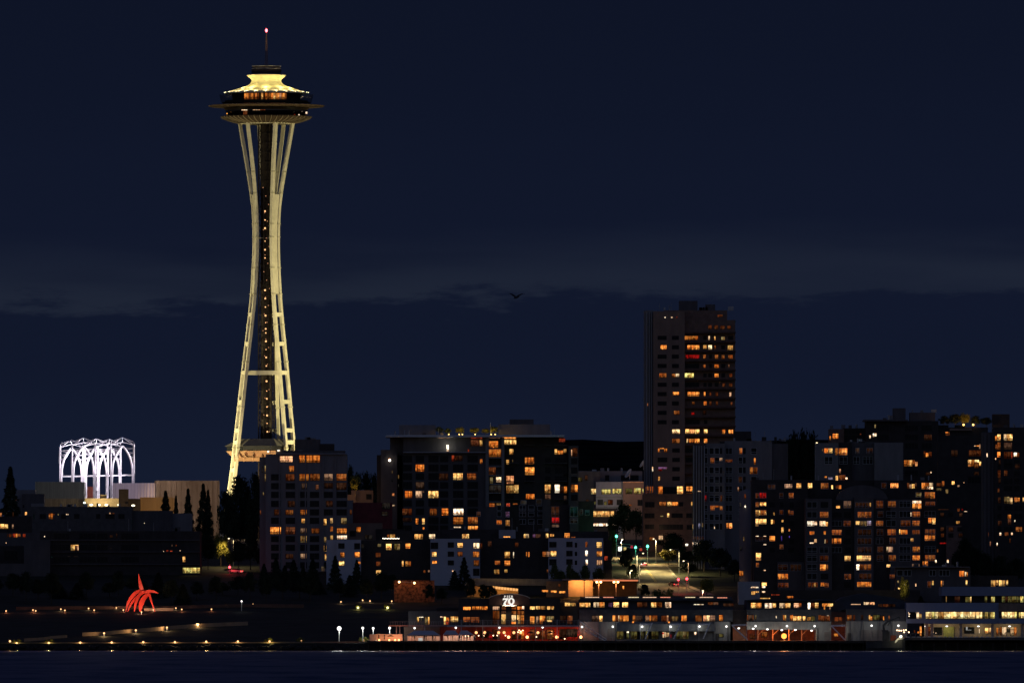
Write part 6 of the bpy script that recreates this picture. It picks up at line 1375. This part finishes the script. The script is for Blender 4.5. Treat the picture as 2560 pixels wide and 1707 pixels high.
# beams and posts of the open bay
for px in (1895, 1932, 1972, 2004): 
    MB().bar(P(px, 1600.5, YP + 4), P(px, 1573, YP + 4), .25).build('post', mat('bay_timber', (.35, .17, .10)), SR); MB().bar(P(px, 1587, YP + 5), P(px + 14, 1573, YP + 5), .2).build('brace', mat('bay_timber', (.35, .17, .10)), SR)
BE = thing('work_lamp', 'brilliant orange work lamp in the open bay of the pier shed', 'lamp', (X(1960, YP + 3), YP + 3, DK))
MB().ball(P(1960, 1589, YP + 3), .75, 14).build('lamp', emat('amber_beacon', (1, .30, .05), 3), BE); MB().bar(P(1960, 1600.5, YP + 3), P(1960, 1590, YP + 3), .15).build('stand', METALG, BE)
light('POINT', P(1960, 1588, YP + 1.8), 2600, (1, .28, .05), BE, .4)
for px, py in ((1847, 1569.5), (1883, 1570.5), (1918.5, 1572), (1954.5, 1574), (1988.5, 1573.5), (2029, 1575.5), (2105, 1563)):
    l_ = thing('flood_lamp', 'oval white flood lamp under the canopy of the pier shed', 'lamp', P(px, py, YP - .6), 'oval flood lamps on the shed'); MB().ball(P(px, py, YP - .6), .36, 10, .65).build('lens', emat('globe_white', (1, .96, .88), 2.2), l_); light('POINT', P(px, py + 3, YP - 1.2), 110, (1, .85, .7), l_, .2)
for px in (2090, 2100): light('POINT', P(px, 1585, YP + 3), 120, (1, .35, .2), SR, .3)
light('POINT', P(1850, 1585, YP + 4), 160, (1, .6, .4), SR, .3)
for tg, x0, y0, x1, y1, root_, m_ in (('s', 1838, 668, 2000, 800, SR, 'w'), ('s', 1640, 715, 1692, 800, SR, 'k'), ('s', 2010, 664, 2150, 800, SR, 'w'), ('s', 1192, 640, 1206, 800, SR, 'k'), ('s', 1300, 700, 1380, 800, SR, 'w'), ('r', 1820, 720, 1866, 800, SH, 'k'), ('r', 1990, 640, 2010, 800, SH, 'k'), ('r', 230, 650, 345, 800, SH, 'w')):
    a_, b_ = TX(tg, x0, y0), TX(tg, x1, y1); Yd = YP + 1.5
    MB().box(X(a_[0], Yd), X(b_[0], Yd), Yd, Yd + .2, DK, Z(a_[1], Yd)).build('roller_door' if m_ == 'w' else 'door', mat('door_grey', (.17, .16, .15), var=.15, stretch=(.2, 1, 5)) if m_ == 'w' else mat('door_dark', (.06, .06, .06)), root_)
for px in list(range(1456, 1826, 41)) + list(range(2122, 2266, 36)):
    MB().box(X(px, YP + 1.4), X(px + 1.2, YP + 1.4), YP + 1.35, YP + 1.62, DK, Z(1553, YP + 1.4)).build('downpipe', mat('pipe_dark', (.08, .08, .08)), SH if px < 1830 else SR)
# white braced frames standing before the shed
def brace_frame(a, b_, c, d, label):
    root = thing('loading_frame', label, 'frame', (X(a[0], 3509), 3509, DK), 'white braced loading frames')
    wm = mat('frame_white', (.75, .75, .74)); MB().bar(P(*a, 3509), P(*b_, 3509), .42).build('top_rail', wm, root); MB().bar(P(*c, 3509), P(*d, 3509), .36).build('diagonal', wm, root)
    MB().bar(P(a[0], 1600.5, 3509.6), P(a[0], a[1] - 4, 3509.6), .16).build('upright', METALG, root)
for i, (x0, x1, xb) in enumerate(((1601, 1630, 1613.5), (1674, 1702.5, 1684), (1745.5, 1774.5, 1758))):
    brace_frame((x0, 1560), (x1, 1559), (x1 + .5, 1556), (xb, 1596), 'white braced frame before the grey shed, %s of three leaning left' % ('first', 'second', 'third')[i])
brace_frame((1867, 1561), (1829, 1562), (1829, 1562), (1869, 1598), 'white frame with a long diagonal before the dark recess of the shed')
brace_frame((2113, 1563), (2078, 1563), (2079, 1564), (2112, 1598), 'white frame with a diagonal before the small red-lit bay')
ST = thing('outdoor_stair', 'white railed outdoor stair descending right from the pier building balcony', 'stair', (X(1485, 3510), 3510, DK))
b = MB()
for dy in (0, 2.2): b.bar(P(1450, 1552, 3509 + dy), P(1516, 1597, 3509 + dy), .24).bar(P(1462, 1575, 3509 + dy), P(1514, 1601, 3509 + dy), .26)
for i in range(8): b.bar(P(1452 + i * 8, 1553.5 + i * 5.5, 3509), P(1452 + i * 8, 1565 + i * 4.9, 3509), .08)
b.build('handrail', mat('frame_white', (.75, .75, .74)), ST)
b = MB()
for i in range(16): b.box(X(1456 + i * 3.8, 3509), X(1460.5 + i * 3.8, 3509), 3509.1, 3511.1, Z(1569 + i * 2 + 1, 3509), Z(1569 + i * 2, 3509))
b.build('treads', METALG, ST)
# kiosk, tents, umbrellas
KI = building('kiosk', 'low kiosk wall glowing orange at the left end of the pier', [(924, 941, 1584.5, 3506, 3, mat('kiosk_grey', (.4, .38, .36)), 'side_wall'), (941, 1006, 1584, 3506.5, 3, mat('kiosk_wall', (.6, .5, .42), var=.05), 'wall')], 'p: 974 740 988 790 k; 1058 738 1070 805 k; 940 815 948 830 w', base=DK)
for px, p in ((948, 130), (973, 160), (988, 120), (997, 130)):
    MB().ball(P(px, 1600 - 1, 3504.5), .26, 8).build('floor_lamp', emat('uplight_orange', (1, .38, .14), 5), KI); light('POINT', P(px, 1595.5, 3503.6), p, (1, .36, .13), KI, .15)
MB().prism([(X(967, 3505), Z(1590, 3505)), (X(986, 3505), Z(1590, 3505)), (X(976.5, 3505), Z(1585.3, 3505))], 3504.9, 3505.1).build('umbrella_shape', BLACKC, KI)
def tent(x0, x1, r0, r1, pe, pr, label):
    root = thing('marquee_tent', label, 'tent', (X((x0 + x1) / 2, 3504), 3504, DK), 'grey marquee tents'); b = MB(); ya, yb = 3500.5, 3507.5; ze, zr = Z(pe, 3504), Z(pr, 3504)
    A = [(X(x0, 3504), ya, ze), (X(x1, 3504), ya, ze), (X(x1, 3504), yb, ze), (X(x0, 3504), yb, ze), (X(r0, 3504), 3504, zr), (X(r1, 3504), 3504, zr)]
    b.v += A; b.f += [(0, 1, 5, 4), (1, 2, 5), (2, 3, 4, 5), (3, 0, 4)]; o = b.build('roof_fabric', mat('tent_fabric', (.50, .50, .56), var=.05), root)
    for xx in (x0, (x0 + x1) / 2, x1):
        for yy in (ya, yb): MB().bar((X(xx, 3504), yy, DK), (X(xx, 3504), yy, ze), .1).build('post', METALG, root)
    MB().box(X(x0, 3504), X(x1, 3504), yb + .05, yb + .12, DK, ze - .3).build('back_curtain', mat('curtain_warm', (.6, .45, .38)), root)
    for k in range(3): light('POINT', (X(x0 + (x1 - x0) * (k + .5) / 3, 3504), 3505, DK + 1.9), 95, (1, .62, .45), root, .3)
tent(1018, 1100, 1036, 1083, 1586.5, 1575.5, 'wide grey marquee at the left end of the restaurant terrace')
tent(1108, 1146, 1116, 1138, 1585.5, 1575, 'middle grey marquee on the restaurant terrace')
tent(1147, 1184, 1152, 1168, 1585.5, 1575, 'right grey marquee beside the orange lanterns')
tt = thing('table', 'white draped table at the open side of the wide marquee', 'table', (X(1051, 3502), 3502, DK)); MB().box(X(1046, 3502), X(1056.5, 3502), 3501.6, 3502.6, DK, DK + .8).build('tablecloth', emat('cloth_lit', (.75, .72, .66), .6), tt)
def umbrella(px, label, closed=False):
    root = thing('parasol', label, 'umbrella', (X(px, 3503), 3503, DK), 'dark parasols'); b = MB().lathe([(1.35, DK + 2.05), (.75, DK + 2.35), (.03, DK + 2.65)], 10, X(px, 3503), 3503); b.build('canopy', mat('parasol_dark', (.08, .02, .02)), root)
    MB().bar((X(px, 3503), 3503, DK), (X(px, 3503), 3503, DK + 2.6), .06).build('pole', METALG, root)
umbrella(1223.5, 'dark parasol left of the first orange uplight'); umbrella(1327, 'dark parasol right of the second orange uplight'); umbrella(1376, 'dark parasol by the glass doors of the restaurant')
# people on the terrace
def person_mesh(seed):
    r = random.Random(seed); bm = bmesh.new(); sk = bm.verts.layers.skin.verify()
    J = {}
    def v(n, co, rad):
        x = bm.verts.new(co); x[sk].radius = (rad, rad); J[n] = x; return x
    lean = r.uniform(-.05, .05)
    v('pel', (0, 0, .95), .15); v('chest', (lean, 0, 1.32), .17); v('neck', (lean, 0, 1.50), .06); v('head', (lean, -.02, 1.64), .10); v('top', (lean, -.01, 1.74), .07)
    for s in (-1, 1):
        v('hip%d' % s, (s * .10, 0, .88), .10); v('kn%d' % s, (s * .12, -.03 * s, .50), .065); v('an%d' % s, (s * .12, .02, .09), .045); v('to%d' % s, (s * .14, -.14, .04), .035)
        v('sh%d' % s, (lean + s * .19, 0, 1.42), .06); bend = r.random() < .5
        v('el%d' % s, (s * .26, .02, 1.14), .045); h = (s * .18, -.26, 1.10) if bend else (s * .25, -.06, .88); v('ha%d' % s, h, .032)
        for k in range(4): v('f%d%d' % (s, k), (h[0] + (k - 1.5) * .018, h[1] - .03, h[2] - .085 + .005 * abs(k - 1)), .009)
        v('th%d' % s, (h[0] - s * .05, h[1] - .03, h[2] - .03), .010)
    E = [('pel', 'chest'), ('chest', 'neck'), ('neck', 'head'), ('head', 'top')]
    for s in (-1, 1): E += [('pel', 'hip%d' % s), ('hip%d' % s, 'kn%d' % s), ('kn%d' % s, 'an%d' % s), ('an%d' % s, 'to%d' % s), ('chest', 'sh%d' % s), ('sh%d' % s, 'el%d' % s), ('el%d' % s, 'ha%d' % s)] + [('ha%d' % s, 'f%d%d' % (s, k)) for k in range(4)] + [('ha%d' % s, 'th%d' % s)]
    for a, c in E: bm.edges.new((J[a], J[c]))
    J['pel'][sk].use_root = True
    me = bpy.data.meshes.new('person'); bm.to_mesh(me); bm.free(); return me
PM = []
for k, colr in enumerate(((.05, .05, .07), (.25, .22, .2), (.12, .03, .03), (.03, .03, .03))):
    me = person_mesh(k); me.materials.append(mat('clothes_%d' % k, colr)); PM.append(me)
pl = [(1030, 3502, 'pale jacket under the left end of the wide marquee'), (1036, 3503, None), (1061, 3502, None), (1066, 3501.8, None), (1082, 3502.2, None), (1088, 3502, None), (1120, 3501.9, None), (1131, 3502.3, None), (1149, 3502, None), (1154, 3501.7, None), (1160, 3502.4, None), (1168, 3501.8, None), (1175, 3502, None), (1187, 3500.5, None), (1208, 3502.6, None), (1240, 3503.4, None), (1300, 3503, None), (1345, 3503.2, None), (1493, 3509, None)]
for i, (px, yy, lb) in enumerate(pl):
    o = bpy.data.objects.new('person', PM[i % 4] if lb is None else PM[1]); C.objects.link(o); o.location = (X(px, yy), yy, DK); o.rotation_euler[2] = random.uniform(0, 6.28); k = random.uniform(.94, 1.05); o.scale = (k, k, k)
    o.modifiers.new('skin', 'SKIN'); sb = o.modifiers.new('sub', 'SUBSURF'); sb.levels = 1; sb.render_levels = 1
    tag(o, 'person standing in ' + lb if lb else 'person in silhouette on the restaurant terrace', 'person', 'people on the restaurant terrace')
# white waterfront offices at the right
WO = mat('white_panel', (.20, .25, .36), var=.06, scale=.3); WO2 = mat('white_panel_warm', (.38, .30, .24), var=.1, scale=.4)
QD = 3.62
QB = building('waterfront_office', 'white two-tier waterfront office with a long bright ribbon window at the right edge',
    [(2354, 2640, 1466, YP + 16, 24, mat('white_panel2', (.20, .22, .29), var=.05), 'parapet', 1488.5), (2360, 2640, 1488, YP + 20, 20, BLACKC, 'upper_glazing', 1506),
     (2266, 2311, 1506, YP + .5, 30, WO, 'corner_block', 1557), (2311, 2497, 1506, YP, 34, WO, 'wall', 1558), (2497, 2640, 1507, YP - .8, 34, mat('brown_lit_panel', (.22, .16, .12)), 'wall', 1527), (2497, 2640, 1545, YP - .9, 34, WO, 'wall', 1558), (2497, 2640, 1526.5, YP - .4, 30, BLACKC, 'wall', 1546),  # brown light on the right-hand band is put into its panel colour
     (2311, 2640, 1558, YP + 7, 24, WO2, 'ground_wall')],
    '''u: 1446 320 1490 400 h; 1494 320 1520 400 h; 1524 316 1536 398 G; 1745 310 1780 400 h; 1845 316 1868 398 g; 1872 316 1900 398 g; 2010 310 2060 400 h; 2064 310 2100 400 e; 2104 310 2160 400 h; 2164 310 2230 400 h; 2234 310 2290 400 h; 2296 310 2340 400 g; 1144 310 1156 400 z; 1280 310 1360 400 e
    u: 832 550 922 652 G; 926 550 968 652 g; 972 550 1020 652 G; 1024 550 1112 652 y; 1118 550 1212 652 G; 1218 550 1310 652 G; 1316 550 1412 652 G; 1418 550 1508 652 G; 1514 550 1604 652 G; 1608 550 1704 652 G; 1708 552 1740 650 h; 1746 552 1790 650 g; 1796 552 1830 650 h; 1834 552 1862 650 g; 1866 552 1898 650 g
    u: 2010 550 2050 646 G; 2054 550 2090 646 G; 2094 550 2130 646 G; 2134 550 2170 646 G; 2174 550 2206 646 G; 2210 550 2240 646 g; 2272 555 2300 645 g; 2304 555 2352 645 G; 690 556 726 650 Y; 730 580 766 650 y; 555 556 680 650 k; 560 555 572 566 w; 568 570 590 590 W; 566 606 582 622 w; 668 552 678 564 w
    u: 740 770 766 920 O; 860 780 905 915 d; 1748 794 1800 880 Y; 1804 794 1860 880 y; 1925 794 1955 912 o; 1975 785 2010 910 o; 2014 785 2080 910 Y; 2084 815 2135 860 k; 2140 785 2190 910 y; 2194 785 2235 910 o; 650 830 668 878 d; 705 850 730 880 o; 945 856 956 866 w; 980 866 996 888 w; 1655 810 1665 880 w; 960 790 1080 900 k; 1430 790 1580 880 k; 2300 820 2340 860 d''',
    base=QD)
MB().box(X(2358, YP + 7), X(2385, YP + 7), YP + 6.6, YP + 7.05, QD, Z(1566, YP + 7)).build('garage_door', mat('green_door', (.35, .36, .12)), QB)
for px in (2317, 2330, 2402, 2481, 2556): MB().box(X(px - 3.5, YP + 1), X(px + 3.5, YP + 1), YP + 1, YP + 2, QD, Z(1558, YP + 1)).build('column', mat('column_tan', (.45, .36, .30)), QB)
MB().box(X(2311, YP), X(2640, YP), YP + .3, YP + 22, Z(1558.4, YP), Z(1557.9, YP) ).build('soffit', WO2, QB)
for px in (2314.5, 2367, 2446, 2524):
    MB().ball(P(px, 1564.5, YP + 3), .36, 10, .5).build('ceiling_lamp', emat('globe_white', (1, .96, .88), 2.2), QB); light('POINT', P(px, 1568, YP + 4), 110, (1, .85, .5), QB, .25)
sgn = thing('sign', 'small white sign with tiny lettering under the office arcade', 'sign', P(2420, 1572, YP + 4))
b = MB(); b.box(X(2415, YP + 4), X(2419, YP + 4), YP + 4, YP + 4.1, Z(1573, YP + 4), Z(1566, YP + 4))
for k in range(7): b.box(X(2415 + k * 2, YP + 4), X(2416.3 + k * 2, YP + 4), YP + 4, YP + 4.1, Z(1574.6, YP + 4), Z(1573.2, YP + 4))
b.build('lettering', emat('sign_dim', (.5, .5, .48), .6), sgn)
b = MB(); b.box(X(2262, 3496), X(2640, 3496), 3496, 3496.1, Z(1583.4, 3496), Z(1583, 3496))
for px in range(2264, 2640, 12): b.box(X(px, 3496), X(px + .6, 3496), 3496, 3496.1, QD, Z(1583, 3496))
RL = thing('railing', 'thin metal railing along the edge of the office pier', 'railing', (X(2450, 3496), 3496, QD)); b.build('rail', METALG, RL)
for i, q in enumerate(((388, 832), (420, 836), (452, 838), (490, 832), (525, 828), (498, 862), (570, 862))):
    px, py = TX('u', *q); l_ = thing('bulb', 'small warm bulb in the string behind the crane boat', 'lamp', P(px, py, 3506), 'string of bulbs by the boat'); MB().ball(P(px, py, 3506), .22, 6).build('bulb_glass', emat('bulb_warm', (1, .62, .35), 4), l_)
light('POINT', P(2256, 1578, 3504), 120, (1, .4, .3), None, .3)
# crane boat
BO = thing('crane_boat', 'dark crane boat with a floodlit bow at the end of the pier', 'boat', (X(2225, 3488), 3488, 0))
b = MB(); secs = []; xs_ = [X(2165, 3488), X(2175, 3488), X(2205, 3488), X(2235, 3488), X(2255, 3488), X(2263, 3488)]
for i, xx in enumerate(xs_):
    hwid = (1.6, 2.2, 2.4, 2.2, 1.4, .15)[i]; top = Z((1603, 1603, 1602, 1600, 1597, 1595)[i], 3488)
    k = len(b.v); b.v += [(xx, 3488 - hwid * .6, -.5), (xx, 3488 - hwid, .8), (xx, 3488 - hwid, top), (xx, 3488 + hwid, top), (xx, 3488 + hwid, .8), (xx, 3488 + hwid * .6, -.5)]
    if i:
        for j in range(6): j2 = (j + 1) % 6; b.f.append((k - 6 + j, k - 6 + j2, k + j2, k + j))
b.f.append((0, 1, 2, 3, 4, 5)); k = len(b.v) - 6; b.f.append((k + 5, k + 4, k + 3, k + 2, k + 1, k))
b.build('hull', mat('hull_dark', (.05, .05, .05), var=.2), BO)
b = MB(); b.v += [(X(2236, 3488), 3485.75, Z(1606, 3488)), (X(2261, 3488), 3487.6, Z(1606, 3488)), (X(2258, 3488), 3487.3, Z(1593, 3488)), (X(2252, 3488), 3486.6, Z(1588, 3488)), (X(2238, 3488), 3485.7, Z(1600, 3488))]; n_ = 5
b.v += [(x, y + .25, z) for x, y, z in b.v[:5]]; b.f += [(0, 1, 2, 3, 4), (9, 8, 7, 6, 5)] + [(i, 5 + i, 5 + (i + 1) % 5, (i + 1) % 5) for i in range(5)]
b.build('lit_bow_plate', mat('bow_lit_white', (.8, .78, .7)), BO)  # pale plate added over the dark hull to show the lit bow
MB().box(X(2206, 3488), X(2224, 3488), 3486.8, 3489, Z(1601, 3488), Z(1577, 3488)).box(X(2204, 3488), X(2220, 3488), 3487, 3488.6, Z(1577, 3488), Z(1574, 3488)).build('wheelhouse', mat('wheelhouse_dark', (.05, .05, .055)), BO)
MB().box(X(2226, 3488), X(2240, 3488), 3487, 3488.5, Z(1601, 3488), Z(1587, 3488)).build('winch', mat('winch_red', (.2, .05, .03)), BO)
MB().tube([P(2210, 1575, 3488), P(2209, 1563, 3488), P(2216, 1555, 3488), P(2230, 1549, 3488), P(2248, 1541, 3488)], [.35, .3, .25, .18, .1], 8).tube([P(2219, 1563, 3488), P(2226, 1553, 3488)], .16, 6).tube([P(2248, 1541, 3488), P(2252, 1552, 3488)], .07, 5).build('crane', mat('crane_grey', (.10, .10, .09)), BO)
MB().ball(P(2252, 1590, 3484.6), .38, 10).build('bow_lamp', emat('flood_cream', (1, .9, .6), 3.5), BO); light('POINT', P(2252, 1596, 3484), 120, (1, .9, .55), BO, .2)

# ================================================================== gull in flight
GU = thing('gull', 'dark seagull gliding in front of the cloud bank', 'bird', (X(1290, 700), 700, Z(744, 700)))
b = MB(); gx, gy, gzv = X(1290, 700), 700, Z(744, 700)
b.tube([(gx - .13, gy, gzv - .05), (gx - .08, gy, gzv - .02), (gx, gy, gzv), (gx + .08, gy, gzv + .02), (gx + .15, gy, gzv + .05), (gx + .19, gy, gzv + .05)], [.012, .045, .06, .05, .03, .006], 10)
b.build('body', mat('gull_grey', (.04, .04, .045)), GU, True)
for s, tip in ((-1, (-.42, .20)), (1, (.48, .19))):
    b = MB(); L = [(0, 0, .09), (.4, .65, .085), (.7, 1.02, .065), (1, 1.0 if s < 0 else .98, .012)]
    for i, (u, zf, ch) in enumerate(L):
        x = gx + tip[0] * u; z = gzv + .02 + tip[1] * zf
        b.v += [(x - ch, gy + .01, z), (x, gy + .01, z + .014), (x + ch, gy, z), (x, gy, z - .006)]
        if i:
            k = len(b.v) - 8
            for j in range(4): j2 = (j + 1) % 4; b.f.append((k + j, k + j2, k + 4 + j2, k + 4 + j))
    b.f.append((0, 1, 2, 3)); k = len(b.v) - 4; b.f.append((k + 3, k + 2, k + 1, k)); b.build('wing', mat('gull_grey', (.04, .04, .045)), GU, True)

# ================================================================== labels: things that only their place tells apart are counted from the left
ORD = 'first second third fourth fifth sixth seventh eighth ninth tenth eleventh twelfth thirteenth fourteenth fifteenth sixteenth seventeenth eighteenth nineteenth twentieth twenty-first twenty-second twenty-third twenty-fourth twenty-fifth twenty-sixth twenty-seventh twenty-eighth twenty-ninth thirtieth'.split()
seen = {}
for o in list(C.objects):
    if o.parent is None and o.get('label') and o.get('category'): seen.setdefault(o['label'], []).append(o)
for lab, os_ in seen.items():
    if len(os_) < 2: continue
    os_.sort(key=lambda o: o.location.x / o.location.y)
    for i, o in enumerate(os_): o['label'] = lab + ', ' + ('leftmost' if i == 0 else 'rightmost' if i == len(os_) - 1 else ORD[i] + ' from the left')
